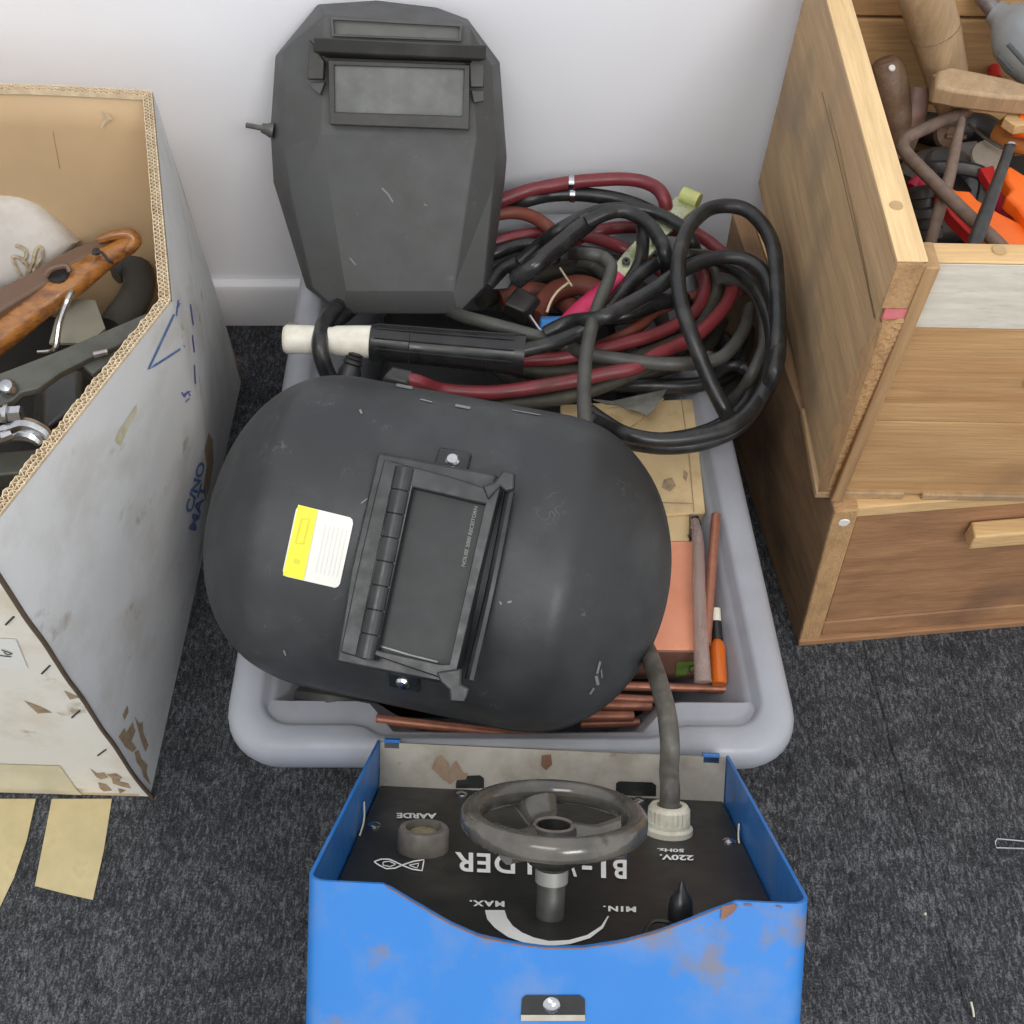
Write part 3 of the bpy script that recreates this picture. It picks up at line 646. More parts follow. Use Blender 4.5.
mb = MB(); a, b = P(600, 650, zs-.001), P(700, 651, zs-.001); dyy = Vector((0, -.0015, 0)); mb.hexa([a+dyy*2+Vector((0, 0, -.05)), b+dyy*2+Vector((0, 0, -.05)), b+Vector((0, 0, -.05)), a+Vector((0, 0, -.05))], [a+dyy, b+dyy, b, a])
obj('wrapped_end', mb, m_salmon_d, sb, label='crumpled brown wrapped end')
pf = on_bvh(mb.bvh())
mb = MB(); mark_quad(mb, pf, [(677, 661), (695, 660), (694, 675), (675, 676)], nu=1, nv=1, e=.001); gs = obj('green_sticker', mb, m_green, sb)
mb = MB(); mark_line(mb, pf, [(695, 664), (690, 665), (689, 669), (692, 672)], .9, e=.0016); obj('curl_mark', mb, m_dark, gs)
mb = MB(); mb.tube([P(695, 520, .213), P(698, 545, .215), P(699, 590, .215), P(701, 640, .213), P(703, 682, .205)], [.004, .006, .0065, .007, .008], n=12, flat=(1, .8))
tag(obj('film_tube', mb, m_film, smooth=60), 'clear crinkled film sleeve standing on edge beside the salmon packet', 'sleeve')
mb = MB(); mb.tube([P(695, 518, .21), P(697, 526, .21), P(691, 538, .205)], .004, n=8); tag(obj('black_connector', mb, m_black), 'small black piece at the corner of the beige carton', 'connector')
def rod(a, b, r=.004, label='', m=m_copper):
    mb = MB(); d = (b-a).normalized(); mb.lathe([(r*.8, 0), (r, .0008), (r, (b-a).length-.0008), (r*.8, (b-a).length)], a, d, n=14)
    o = obj('copper_rod', mb, m); tag(o, label, 'rod', 'copper rods in the tub'); return o
rod(P(716, 514, .225), P(706, 645, .208), .0046, 'copper rod standing upright against the right wall of the tub')
rod(P(560, 684, .185), P(729, 689, .178), .0042, 'longest copper rod along the front of the tub, in front of the salmon packet')
rod(P(600, 697, .181), P(654, 700, .179), .0040, 'copper rod just below the longest one, ending at the cable')
rod(P(570, 704, .178), P(652, 706, .176), .0048, 'brightest short copper rod right of the helmet chin')
rod(P(560, 716, .176), P(634, 716, .174), .0050, 'thick copper rod in front with its blunt end showing')
rod(P(580, 724, .168), P(640, 722, .166), .0040, 'copper rod nearest to the front wall of the tub')
rod(P(376, 719, .206), P(560, 740, .18), .0046, 'copper rod with its round end poking out below the helmet window')
bt = thing('orange_bottle', 'slim orange bottle with black and white cap in the right corner of the tub', 'bottle', P(717, 680, .12))
a, b = P(719, 684, .19), P(717, 640, .195); mb = MB(); mb.lathe([(.006, 0), (.0075, .002), (.0075, (b-a).length*.85), (.004, (b-a).length)], a, b-a, n=16); obj('bottle_body', mb, m_orange_b, bt)
c = P(715.5, 622, .197); mb = MB(); mb.lathe([(.0055, 0), (.0055, (c-b).length)], b, c-b, n=14); obj('cap', mb, m_black, bt)
d = P(714.5, 609, .2); mb = MB(); mb.lathe([(.0055, 0), (.0055, (d-c).length)], c, d-c, n=14); obj('cap_band', mb, m_white, bt, label='white tip of the cap')
# corner of clear tray
mb = MB(); mb.tube([P(282, 706, .19), P(300, 712, .19), P(340, 716, .19)], .006, n=8); tag(obj('grey_offcut', mb, m_disc), 'pale grey offcut in the front left corner of the tub', 'offcut')
mb = MB(); mb.tube([P(300, 696, .19), P(330, 700, .2), P(360, 706, .19)], .009, n=8); tag(obj('dark_lump', mb, m_mask_d), 'dark lump under the near edge of the lying helmet', 'lump')
# ================================================================== LYING HELMET
yaw = math.radians(-12)
La = Vector((math.cos(yaw), math.sin(yaw), 0))
tau = math.radians(27)
Wd = Vector((-math.sin(yaw)*math.cos(tau), math.cos(yaw)*math.cos(tau), math.sin(tau)))
HC = Vector((-.0655, .531, .292))
HF = Fr(HC, La, Wd)
hs, ha, hb, hh = .086, .1990, .1325, .116
def hfac(x):
    t = max(0, (abs(x)-hs)/(ha-hs)); t = min(1, t)
    kw = math.sqrt(max(0, 1-t**2.25))
    kh = math.sqrt(max(0, 1-t**3.6))*(1-.62*max(0, t-.30))
    return kw, kh
def helm(a, b):
    # a along the length -1..1, b around the section 0..pi
    x = a*ha; kw, kh = hfac(x)
    c, s_ = math.cos(b), math.sin(b)
    w = math.copysign(abs(c)**.95, c)*hb*kw; h = (abs(s_)**.85)*hh*kh
    return HF.w(x, w, h)
helmet = thing('welding_helmet', 'black curved welding helmet lying face up across the tub, with a yellow and white sticker', 'helmet', HF)
sx = lambda i: math.sin((i*2-1)*math.pi/2)
hm = MB(); hm.grid(lambda i, j: helm(sx(i)*.9995, j*math.pi), 72, 48)
obj('shell', hm, m_helm, helmet, smooth=50, solid=.004, so=0)
pr_H = on_bvh(hm.bvh())
# rolled rim
mb = MB(); rimp = [helm(sx(i/60)*.9995, 0) for i in range(61)]+[helm(sx(1-i/60)*.9995, math.pi) for i in range(61)]
mb.tube(rimp+[rimp[0]], .0035, n=8, sub=1); obj('rim', mb, m_helm, helmet, smooth=60)
# window assembly on a tangent plane above the crest
crest = helm(0, math.pi*.5)
ho = hh+.004
Hh = lambda u, v, o: HF.hit(u, v, ho+o)
def hpoly(mb, px, o_top, depth, mi=0):
    mb.prism([HF.w(HF.hit(u, v, ho+o_top)) for u, v in px], -HF.Z*depth, mi); return mb
# base plate beneath
win = thing  # (naming only)
mb = MB(); hpoly(mb, [(378, 452), (497, 474), (480, 560), (446, 684), (336, 662), (350, 570)], .002, .03)
bp_ = obj('window_base', mb, m_frame, helmet, bevel=.002)
mb = MB(); hpoly(mb, [(384, 459), (404, 464), (398, 520), (366, 660), (340, 652), (356, 575), (376, 490)], .004, .01); obj('hinge_plate', mb, m_frame, helmet, bevel=.0012)
# hinge barrel with rings
A0 = HF.w(Hh(406, 468, .010)); A1 = HF.w(Hh(366, 659, .010)); mb = MB(); nseg = 8
L_ = (A1-A0).length; prof = []
for k in range(nseg):
    z0 = L_*k/nseg; z1 = L_*(k+1)/nseg; prof += [(.0074, z0), (.0084, z0+.0005), (.0084, z1-.0006), (.0074, z1-.0002)]
mb.lathe(prof, A0, A1-A0, n=14); obj('hinge_barrel', mb, m_frame, helmet, smooth=50)
# flip-up frame: outer border with opening
def frame_ring(mb, outer, inner, o_top, depth):
    O_ = [HF.w(HF.hit(u, v, ho+o_top)) for u, v in outer]; I_ = [HF.w(HF.hit(u, v, ho+o_top)) for u, v in inner]; n = len(O_); dz = -HF.Z*depth
    mb.add(O_+I_+[p+dz for p in O_]+[p+dz for p in I_], [f for i in range(n) for f in ([i, (i+1) % n, n+(i+1) % n, n+i], [2*n+i, 3*n+i, 3*n+(i+1) % n, 2*n+(i+1) % n], [i, 2*n+i, 2*n+(i+1) % n, (i+1) % n], [n+i, n+(i+1) % n, 3*n+(i+1) % n, 3*n+i])])
mb = MB(); frame_ring(mb, [(403, 464), (450, 476), (484, 487), (503, 478), (497, 500), (456, 675), (440, 678), (372, 655)], [(412, 487), (450, 496), (470, 501), (486, 504), (483, 512), (449, 664), (440, 664), (377, 650)], .014, .022)
ff = obj('flip_frame', mb, m_frame, helmet, bevel=.0012)
for pts in ([(482, 486), (494, 482), (503, 470), (515, 473), (514, 489), (506, 492), (500, 486), (488, 500)], [(436, 672), (462, 668), (461, 684), (470, 688), (465, 703), (450, 702), (449, 690), (440, 682)]):
    mb = MB(); hpoly(mb, pts, .016, .008); obj('catch_tab', mb, m_frame, ff, bevel=.0015)
mb = MB(); mb.tube([HF.w(Hh(510, 492, .004)), HF.w(Hh(497, 560, .003)), HF.w(Hh(484, 620, .0)), HF.w(Hh(470, 680, .002))], .004, n=8); obj('side_rail', mb, m_frame, helmet)
mb = MB(); hpoly(mb, [(411, 485), (487, 503), (450, 666), (376, 652)], .004, .002); ln = obj('dark_lens', mb, m_helm_lens, helmet, label='dark grey rectangular filter glass')
prl = on_plane(HF, ho+.004)
obj('lens_print', text_mb('NOLISE 2000 RECEITORN', prl, (465, 567), (13, -60), (-3.6, -1), bold=.02), m_lenstext, ln, smooth=None)
mb = MB(); mark_line(mb, prl, [(380, 646), (410, 655), (438, 662)], 1.6, e=.001); obj('glass_edge', mb, m_lens, ln)
for (u, v, w) in ((453, 464, 12), (405, 677, 8)):
    p, nrm = pr_H(u, v); mb = MB(); fr = Fr(p, La, nrm.cross(La)); 
    mb.box(fr, -.013, .013, -.010, .010, -.004, .006); bo = obj('screw_block', mb, m_frame, helmet, bevel=.002)
    mb = MB(); mb.lathe([(.0058, .004), (.0058, .007), (.004, .009), (.0, .0096)], p, fr.Z, n=16); obj('screw', mb, m_chrome, bo)
# sticker
mb = MB(); mark_quad(mb, pr_H, [(298, 505), (355, 519), (340, 588), (283, 575)], e=.0028, nu=14, nv=14, rnd=.16); st = obj('sticker', mb, m_stw, helmet, label='white paper sticker')
mb = MB(); mark_quad(mb, pr_H, [(299.5, 505.5), (319, 510.5), (305, 579.5), (284.5, 574.5)], e=.0036, nu=8, nv=14); obj('yellow_band', mb, m_yel, st)
mb = MB()
for k in range(6): 
    a = 326+k*4.2; mark_line(mb, pr_H, [(a+1, 525+k), (a-9, 572+k)], .7, e=.0034)
obj_each('fine_print', mb, m_fade, st)
mb = MB(); mark_line(mb, pr_H, [(303, 520), (311, 519), (305, 544), (297, 543), (303, 520)], 1.2, e=.0042); mark_line(mb, pr_H, [(296, 560), (301, 562)], 4, e=.0042); obj('faded_drawing', mb, m_fade2, st)
# pale scuff marks
mb = MB()
for l, w in (([(598, 660), (595, 672)], 2.2), ([(594, 674), (596, 683)], 3.2), ([(592, 686), (588, 692)], 2), ([(599, 668), (600, 676)], 1.2), ([(455, 408), (470, 411)], 2.5), ([(396, 388), (412, 391)], 3), ([(360, 412), (362, 416)], 2), ([(500, 601), (502, 604)], 2), ([(508, 602), (512, 601)], 2), ([(285, 648), (287, 653)], 1.5), ([(420, 402), (432, 405)], 1.2), ([(512, 413), (540, 418)], 1.0), ([(366, 510), (370, 498), (362, 504)], 1.2)):
    mark_line(mb, pr_H, l, w, e=.0027)
obj_each('scuff_marks', mb, mat('scuff', S(122, 124, 122), .6), helmet, smooth=None)
# ================================================================== STANDING MASK
mo = P(400, 313, .245)
MX = Vector((1, .02, 0)); MF = Fr(mo, MX, (0, .60, .80))
MZ = MF.Z if MF.Z.y < 0 else -MF.Z
sg = 1 if MF.Z.y < 0 else -1
mk = thing('welding_mask', 'dusty grey faceted welding face shield propped upright against the wall', 'mask', MF)
def mv(u, v, o): return MF.w(MF.hit(u, v, sg*o))
V = {}
def q(name, u, v, o): V[name] = mv(u, v, o)
q('i0', 324, 15, -.004); q('i1', 321, 134, 0); q('i2', 346, 291, -.004)
q('j0', 470, 27, -.004); q('j1', 476, 138, 0); q('j2', 453, 291, -.004)
q('o0', 288, 46, -.028); q('o1', 284, 150, -.022); q('o2', 291, 196, -.022); q('o3', 312, 287, -.02)
q('p0', 492, 66, -.028); q('p1', 497, 156, -.022); q('p2', 494, 184, -.022); q('p3', 484, 287, -.02)
q('r0', 275, 56, -.062); q('r1', 270, 129, -.062); q('r2', 273, 182, -.062); q('r3', 306, 288, -.05)
q('s0', 500, 62, -.062); q('s1', 507, 158, -.062); q('s2', 505, 182, -.062); q('s3', 490, 288, -.05)
q('t0', 318, 4, -.05); q('t1', 378, 0, -.052); q('t2', 436, 7, -.05); q('t3', 468, 19, -.05)
q('b0', 341, 314, -.012); q('b1', 458, 314, -.012)
names = list(V); ix = {n_: i for i, n_ in enumerate(names)}
faces = ['i0 i1 j1 j0', 'i1 i2 j2 j1', 'i2 b0 b1 j2', 'o0 o1 i1 i0', 'o1 o2 i2 i1', 'o2 o3 i2', 'o3 b0 i2', 'j0 j1 p1 p0', 'j1 j2 p2 p1', 'j2 p3 p2', 'j2 b1 p3',
         'r0 r1 o1 o0', 'r1 r2 o2 o1', 'r2 r3 o3 o2', 'p0 p1 s1 s0', 'p1 p2 s2 s1', 'p2 p3 s3 s2', 't0 i0 t1', 't1 i0 j0 t2', 't2 j0 t3', 't0 r0 o0', 't0 o0 i0', 't3 j0 p0', 't3 p0 s0', 'r3 b0 o3', 's3 p3 b1']
mb = MB(); mb.add([V[n_] for n_ in names], [[ix[a] for a in f.split()] for f in faces])
obj('shell', mb, m_mask, mk, smooth=12, solid=.0035, bevel=.0022, so=-1)
pr_M = on_bvh(mb.bvh())
def mpoly(mb, px, o, depth, mi=0): mb.prism([mv(u, v, o) for u, v in px], -MZ*depth, mi); return mb
def mring(mb, outer, inner, o, depth):
    O_ = [mv(u, v, o) for u, v in outer]; I_ = [mv(u, v, o) for u, v in inner]; n = len(O_); dz = -MZ*depth
    mb.add(O_+I_+[p+dz for p in O_]+[p+dz for p in I_], [f for i in range(n) for f in ([i, (i+1) % n, n+(i+1) % n, n+i], [i, 2*n+i, 2*n+(i+1) % n, (i+1) % n], [n+i, n+(i+1) % n, 3*n+(i+1) % n, 3*n+i])])
mb = MB(); mring(mb, [(328, 60), (470, 65), (469, 130), (330, 125)], [(334, 65), (464, 69), (462.5, 116), (334.5, 112)], .014, .018); wfm = obj('window_frame', mb, m_mask_d, mk, bevel=.001)
mb = MB(); mpoly(mb, [(331, 62), (466, 66), (466, 122), (332, 118)], .008, .004); obj('lens', mb, m_lens, wfm, label='pale grey glass')
# visor hood
mb = MB(); 
a = [mv(313, 37, .036), mv(487, 45, .036), mv(486, 60, .030), mv(313, 52, .030)]
bk = [mv(322, 44, 0), mv(476, 52, 0), mv(474, 63, 0), mv(326, 58, 0)]
mb.hexa(bk, a); obj('visor_hood', mb, m_mask_d, mk, bevel=.0015)
for l in ([(311, 40), (322, 56), (326, 62), (325, 80), (309, 80)], [(485, 48), (484, 88), (471, 88), (470, 64), (475, 58)]):
    mb = MB(); mpoly(mb, l, .028, .002); 
    mb = MB(); pts = [mv(l[0][0], l[0][1], .033)]+[mv(u, v, o) for (u, v), o in zip(l[1:], (.02, .012, .004, .018))]
    mb.prism([mv(u, v, .004+.0) for u, v in l], MZ*.012); obj('hood_cheek', mb, m_mask_d, mk, bevel=.001)
    mb = MB(); 
for l in ([(309, 82), (325, 82), (320, 95), (311, 88)], [(471, 90), (484, 90), (484, 101), (474, 103)]):
    mb = MB(); mpoly(mb, l, .008, .012); obj('hood_foot', mb, m_mask, mk, bevel=.001)
prm = pr_M
mb = MB(); mring(mb, [(331, 17), (462, 24), (461, 41), (332, 36)], [(333, 19.5), (460, 26.5), (459, 39), (334, 34)], .0045, .006); obj('brow_ridge', mb, m_mask, mk)
mb = MB(); mark_quad(mb, pr_M, [(333, 20), (460, 27), (459, 39), (334, 34)], e=.0012, nu=6, nv=3); obj('brow_panel', mb, mat('brow_grey', S(92, 92, 88), .5), mk, label='pale smooth strip above the hood')
mb = MB(); k0 = mv(274, 131, -.05); k1 = mv(262, 128, -.05); k2 = mv(246, 125, -.05)
mb.lathe([(.008, 0), (.008, .004), (.006, .008), (.005, (k1-k0).length)], k0, k1-k0, n=12); mb.tube([k1, k2], .0028, n=8, sub=1); obj('hinge_bolt', mb, m_steel, mk, label='grey metal bolt sticking out of the left side')
mb = MB()
for l, w in (([(382, 188), (388, 194), (393, 202)], 1.8), ([(350, 258), (356, 265)], 1.4), ([(424, 204), (427, 206)], 1.2)): mark_line(mb, pr_M, l, w, e=.0006)
obj_each('scratches', mb, mat('scuff_m', S(118, 118, 114), .6), mk, smooth=None)
# ================================================================== CABLES
def cable(pts, z, r, m, label, name='cable', cat='cable', group=None, n=10):
    L_ = [P(p[0], p[1], p[2] if len(p) > 2 else z) for p in pts]
    mb = MB(); mb.tube(L_, r, n=n, sub=7); o = obj(name, mb, m, smooth=60); return tag(o, label, cat, group)
# red hoses
cable([(440, 222, .25), (475, 210, .26), (502, 200, .27), (527, 191, .275), (550, 186, .28), (574, 182), (597, 180), (620, 179), (640, 181), (655, 187), (663, 196), (666, 208, .27), (664, 225, .25), (655, 245, .22)], .28, .0078, m_red, 'red hose arching highest along the wall behind the cable pile', 'hose', 'hose')
cable([(460, 224, .25), (499, 214), (519, 213), (535, 218), (549, 228), (560, 240, .235), (565, 256, .22)], .255, .0075, m_rust, 'short rust-red hose just right of the standing mask', 'hose', 'hose')
cable([(455, 252, .23), (495, 242), (519, 236), (545, 232), (570, 232), (589, 237), (608, 242), (628, 251), (650, 262, .22), (668, 278, .21)], .24, .0072, m_red, 'dark red hose passing beneath the black sleeve', 'hose', 'hose')
cable([(570, 242, .225), (595, 232), (613, 228), (634, 227), (660, 229), (690, 232), (705, 239), (716, 248), (728, 258), (738, 275, .235), (740, 295, .22)], .24, .0075, m_red, 'red hose curving down at the right behind the black loops', 'hose', 'hose')
cable([(405, 379, .285), (418, 382, .285), (442, 390), (484, 393), (517, 390), (549, 385), (577, 380), (603, 374), (633, 368), (656, 355), (678, 345), (698, 334), (717, 316), (729, 299), (733, 283), (728, 262), (715, 250, .22)], .262, .0075, m_red, 'bright red hose sweeping from the grey plug past the holder to the right', 'hose', 'hose')
cable([(500, 362, .24), (526, 360), (560, 358), (600, 350), (625, 343), (651, 336), (674, 326), (694, 313), (703, 298), (704, 280), (696, 262, .22)], .245, .0075, m_red, 'red hose running inside the bright outer red one', 'hose', 'hose')
cable([(585, 352, .22), (619, 338), (639, 326), (657, 310), (690, 298), (712, 290)], .235, .007, m_rust, 'brownish short hose in the middle of the cable pile', 'hose', 'hose')
cable([(535, 318, .22), (545, 300), (558, 290), (580, 285), (600, 292), (612, 305)], .22, .012, m_rust, 'thick rusty hose deep under the upright cable', 'hose', 'hose')
cable([(500, 300, .20), (530, 292), (560, 300), (580, 315)], .20, .012, m_rust, 'rust-brown hose beside the small grey plug', 'hose', 'hose')
# olive hose
cable([(430, 398, .245), (470, 405), (500, 404), (530, 402), (565, 397), (600, 387), (640, 370), (675, 351), (700, 327), (714, 302), (718, 280), (710, 262)], .245, .0075, m_olive, 'olive-grey hose lying beside the bright red hose', 'hose', 'hose')
cable([(495, 352, .235), (520, 368), (560, 372), (610, 366), (650, 352), (690, 335), (715, 318), (724, 300)], .232, .008, m_olive, 'olive hose between the two long red hoses', 'hose', 'hose')
# black cables
cable([(735, 428, .25), (722, 406, .27), (706, 372, .29), (692, 336, .31), (681, 302, .32), (678, 268), (684, 238), (694, 221), (709, 209), (729, 206), (748, 211), (764, 227), (774, 250), (777, 285), (778, 326, .32), (773, 366, .30), (759, 399, .285), (739, 426, .27), (706, 442, .255), (666, 447, .25), (626, 442, .25), (600, 436, .25)], .33, .0078, m_cable, 'black cable forming the big loop farthest right, by the wooden crates')
cable([(520, 351, .285), (549, 344), (575, 334), (600, 319, .295), (618, 298), (638, 276), (660, 262), (686, 256, .305), (712, 258), (735, 268), (752, 282), (764, 303), (771, 326), (773, 350), (768, 378), (754, 405), (733, 425), (700, 436), (660, 440), (625, 434), (600, 424, .25), (586, 414, .25)], .285, .0075, m_cable, 'black cable leaving the electrode holder and looping round the right side')
cable([(545, 334, .27), (570, 322, .28), (600, 318), (629, 304), (655, 289), (678, 273), (701, 262), (725, 257), (746, 260), (762, 271), (771, 289), (776, 312), (779, 346), (774, 372), (762, 398, .27), (745, 418, .26), (725, 430, .25)], .31, .0078, m_cable, 'black cable crossing on top of the loops in the middle of the pile')
cable([(560, 256, .25), (574, 254, .255), (589, 254), (603, 257), (611, 266), (609, 279), (603, 293), (596, 312), (589, 338, .315), (585, 366, .32), (584, 400, .325), (586, 428, .33), (588, 445, .32)], .30, .0068, m_grey_cable, 'worn grey cable running straight down to the lying helmet')
cable([(516, 280, .27), (535, 265), (555, 249), (574, 233), (590, 221)], .29, .0105, m_cable_g, 'glossy black sleeve slanting up above the small grey plug', 'cable_sleeve', 'sleeve')
cable([(586, 223, .295), (605, 214), (620, 211), (635, 215), (649, 225), (660, 240), (666, 256), (668, 275, .26)], .3, .0078, m_cable, 'black cable arching from the glossy sleeve')
cable([(520, 262, .24), (542, 243, .26), (558, 231), (577, 220), (600, 211), (629, 209), (651, 212), (668, 219), (682, 228), (692, 242), (697, 260, .25)], .285, .0078, m_cable, 'black cable arching just behind the one from the glossy sleeve')
cable([(480, 220, .23), (508, 207, .25), (527, 200), (550, 195), (574, 194), (597, 196), (620, 200), (643, 208), (660, 218, .25), (670, 232, .24)], .265, .0085, m_cable, 'dark cable directly beneath the highest red hose, with a metal band')
cable([(642, 226, .27), (643, 244), (640, 262), (630, 280), (614, 300), (596, 322, .26), (580, 336)], .275, .0072, m_cable, 'black cable dropping diagonally in front of the zinc clamp')
cable([(410, 290, .19), (440, 306, .215), (462, 316, .25), (484, 322), (510, 329), (532, 335), (551, 340, .26), (570, 348, .25), (593, 355), (633, 361), (672, 364), (712, 361), (730, 350), (744, 330, .25), (750, 308, .23)], .265, .0072, m_grey_cable, 'grey-black cable emerging from under the mask above the electrode holder')
cable([(352, 292, .20), (338, 306, .245), (326, 320, .285), (320, 339, .30), (322, 358, .29), (330, 378, .27), (345, 392, .26)], .29, .0082, m_cable, 'black cable looped over the white end of the electrode holder')
cable([(362, 300, .20), (346, 314, .235), (336, 322, .25), (328, 335, .26), (326, 352, .25)], .25, .008, m_cable, 'second black cable tucked behind the loop at the electrode holder')
cable([(470, 262, .23), (495, 253), (515, 246), (532, 244), (548, 248), (556, 260)], .24, .008, m_cable, 'black cable just right of the mask above the small grey plug')
cable([(486, 290, .24), (500, 272), (520, 262), (540, 258)], .235, .009, m_cable, 'dark cable squeezed between mask and glossy sleeve')
cable([(588, 410, .25), (602, 420), (622, 432, .245), (650, 440, .24), (690, 436, .24), (722, 424), (744, 404), (752, 384), (744, 369), (728, 366), (706, 384, .22), (700, 400, .2)], .245, .0075, m_cable, 'black cable curling back on itself at the lower right of the pile')
cable([(585, 384, .21), (640, 386, .22), (670, 386), (700, 384), (728, 374), (744, 352), (748, 330, .21)], .225, .008, m_cable, 'dark cable low at the right under the foil scrap')
cable([(720, 278, .28), (744, 284), (757, 297), (764, 318), (764, 345), (754, 370), (742, 390, .24), (726, 404, .2)], .265, .0065, m_grey_cable, 'thin grey cable inside the right-hand loops')
cable([(575, 262, .24), (592, 266), (605, 276), (620, 284)], .23, .006, m_grey_cable, 'short grey cable stub behind the upright cable')
cable([(600, 318, .25), (628, 315), (660, 302), (690, 300, .23)], .25, .009, m_cable_g, 'glossy black cable dark in the centre of the pile')
cable([(470, 342, .2), (520, 380, .21), (580, 382), (640, 374), (700, 350), (720, 320)], .215, .01, m_olive, 'dark olive hose at the bottom of the pile')
cable([(640, 345, .2), (690, 330), (725, 345), (735, 380), (715, 400)], .20, .012, m_cable, 'fat dark cable at the bottom right of the pile')
cable([(500, 230, .2), (560, 250), (620, 262), (680, 262), (715, 300)], .195, .012, m_cable, 'fat dark cable at the bottom back of the pile')
cable([(480, 300, .2), (540, 275), (600, 270), (650, 300), (670, 330)], .19, .012, m_olive, 'dark olive hose hidden in the middle of the pile')
# metal bands
for (u, v, z, lab) in ((571, 182.5, .28, 'silver band round the highest red hose'), (572, 194.5, .265, 'silver band round the dark cable below the red hose')):
    p = P(u, v, z); mb = MB(); d = Vector((1, .02, 0)); mb.lathe([(.0082, -.003), (.0092, -.003), (.0092, .003), (.0082, .003)], p, d, n=18, cap=False); tag(obj('hose_band', mb, m_chrome), lab, 'band')
# small cable under welder power: upright grey-brown cable from gland to helmet
# ---- electrode holder
eh = thing('electrode_holder', 'electrode holder with white head and black handle lying across the tub', 'holder', P(400, 345, .25))
e0 = P(284, 339, .290); e1 = P(372, 342, .288); e2 = P(524, 356, .280)
mb = MB(); L1 = (e1-e0).length; mb.lathe([(.0125, 0), (.0145, .003), (.0145, L1*.33), (.0135, L1*.36), (.0135, L1*.55), (.0150, L1*.6), (.0160, L1*.8), (.0165, L1*1.0)], e0, e1-e0, n=20); obj('white_head', mb, m_white, eh, bevel=.0005)
mb = MB(); mb.box(Fr(P(288, 328, .297), (1, 0, 0), (0, 1, 0)), -.001, .010, -.004, .004, .0, .004); obj('notch', mb, m_sock, eh)
L2 = (e2-e1).length; mb = MB(); prof = [(.0176, -.001), (.0181, .001), (.0181, L2*.25), (.0188, L2*.255), (.0180, L2*.27), (.0195, L2*.9), (.0212, L2*.97), (.0212, L2), (.012, L2), (.0105, L2-.012)]
mb.lathe(prof, e1, e2-e1, n=28); obj('handle', mb, m_black, eh, smooth=35, label='glossy black handle')
mb = MB(); d12 = (e2-e1).normalized(); upv = Vector((0, 0, 1)); sdv = d12.cross(upv).normalized()
for an in (25, 60, 95, 130): 
    w = (sdv*math.cos(math.radians(an))+d12.cross(sdv)*-math.sin(math.radians(an)))
    if w.z < 0: w = -w
    mb.tube([e1+w*.0178+d12*.004, e1+w*.0198+d12*L2*.93], .0012, n=6, sub=1)
obj('ridges', mb, m_black, eh)
# spring neck connector below
mb = MB(); a = P(356, 352, .285); b = P(350, 372, .27); mb.lathe([(.007, 0), (.009, .002), (.007, .004), (.0095, .006), (.0078, .008), (.010, .011), (.0085, .013), (.0115, .02), (.012, .035)], a, b-a, n=16)
tag(obj('ribbed_connector', mb, m_steel_d), 'ribbed dark connector under the electrode holder head', 'connector')
mb = MB(); f0 = Fr(P(398, 378, .287), (1, -.25, 0), (.25, 1, 0)); mb.hexa([f0.w(-.017, -.010, -.012), f0.w(.014, -.012, -.012), f0.w(.017, .010, -.012), f0.w(-.010, .010, -.012)], [f0.w(-.013, -.008, .006), f0.w(.012, -.009, .006), f0.w(.014, .007, .008), f0.w(-.008, .008, .008)])
gp = thing('grey_plug', 'small folded grey plug where the bright red hose starts', 'plug', f0.w(0, 0, -.012)); obj('plug_body', mb, m_steel_d, gp, bevel=.003)
mb = MB(); mb.prism([P(u, v, .282) for u, v in [(379, 387), (392, 385), (417, 391), (416, 396), (400, 394)]], (0, 0, .002)); obj('pale_tag', mb, m_bare, gp)
# ---- zinc earth clamp with pink sleeve and blue tip
zc = thing('earth_clamp', 'yellow-zinc plated earth clamp with magenta sleeve among the cables', 'clamp', P(650, 240, .22))
def strip(mb, line, w, z, th=.0015):
    L_ = []; R_ = []
    for i, p in enumerate(line):
        a = Vector(line[max(i-1, 0)][:2]); b = Vector(line[min(i+1, len(line)-1)][:2]); d = (b-a).normalized(); nrm = Vector((-d.y, d.x))*w/2
        zz_ = p[2] if len(p) > 2 else z
        L_.append(P(p[0]+nrm.x, p[1]+nrm.y, zz_)); R_.append(P(p[0]-nrm.x, p[1]-nrm.y, zz_))
    n = len(line); dn_ = Vector((0, 0, -th)); mb.add(L_+R_+[p+dn_ for p in L_]+[p+dn_ for p in R_], [f for i in range(n-1) for f in ([i, i+1, n+i+1, n+i], [2*n+i, 3*n+i, 3*n+i+1, 2*n+i+1], [i, 2*n+i, 2*n+i+1, i+1], [n+i, n+i+1, 3*n+i+1, 3*n+i])]+[[0, n, 3*n, 2*n], [n-1, 3*n-1, 4*n-1, 2*n-1]])
mb = MB(); strip(mb, [(616, 280), (630, 262), (648, 242), (664, 222), (680, 207), (690, 199)], 22, .272, .004); obj('clamp_bar', mb, m_zinc, zc, bevel=.0015)
mb = MB(); c0 = P(688, 202, .273); cd = (c0-P(640, 252, .273)).normalized(); cw = cd.cross(Vector((0, 0, 1))).normalized()*.0100; rings_ = []
for k in range(15):
    an = math.radians(k*15); a1_ = c0+cd*(.003+.009*math.sin(an))+Vector((0, 0, .009*(1-math.cos(an)))); a2_ = c0+cd*(.003+.0072*math.sin(an))+Vector((0, 0, .0018+.0072*(1-math.cos(an))))
    rings_.append([a1_-cw, a1_+cw, a2_+cw, a2_-cw])
cu_ = c0+cd*.005+Vector((0, 0, .0035)); wn_ = cw.normalized(); mb = MB(); mb.lathe([(.0062, -.0112), (.0085, -.0108), (.0085, .0108), (.0062, .0112)], cu_, wn_, n=24); obj('curled_end', mb, m_zinc2, zc, label='greenish yellow curled end')
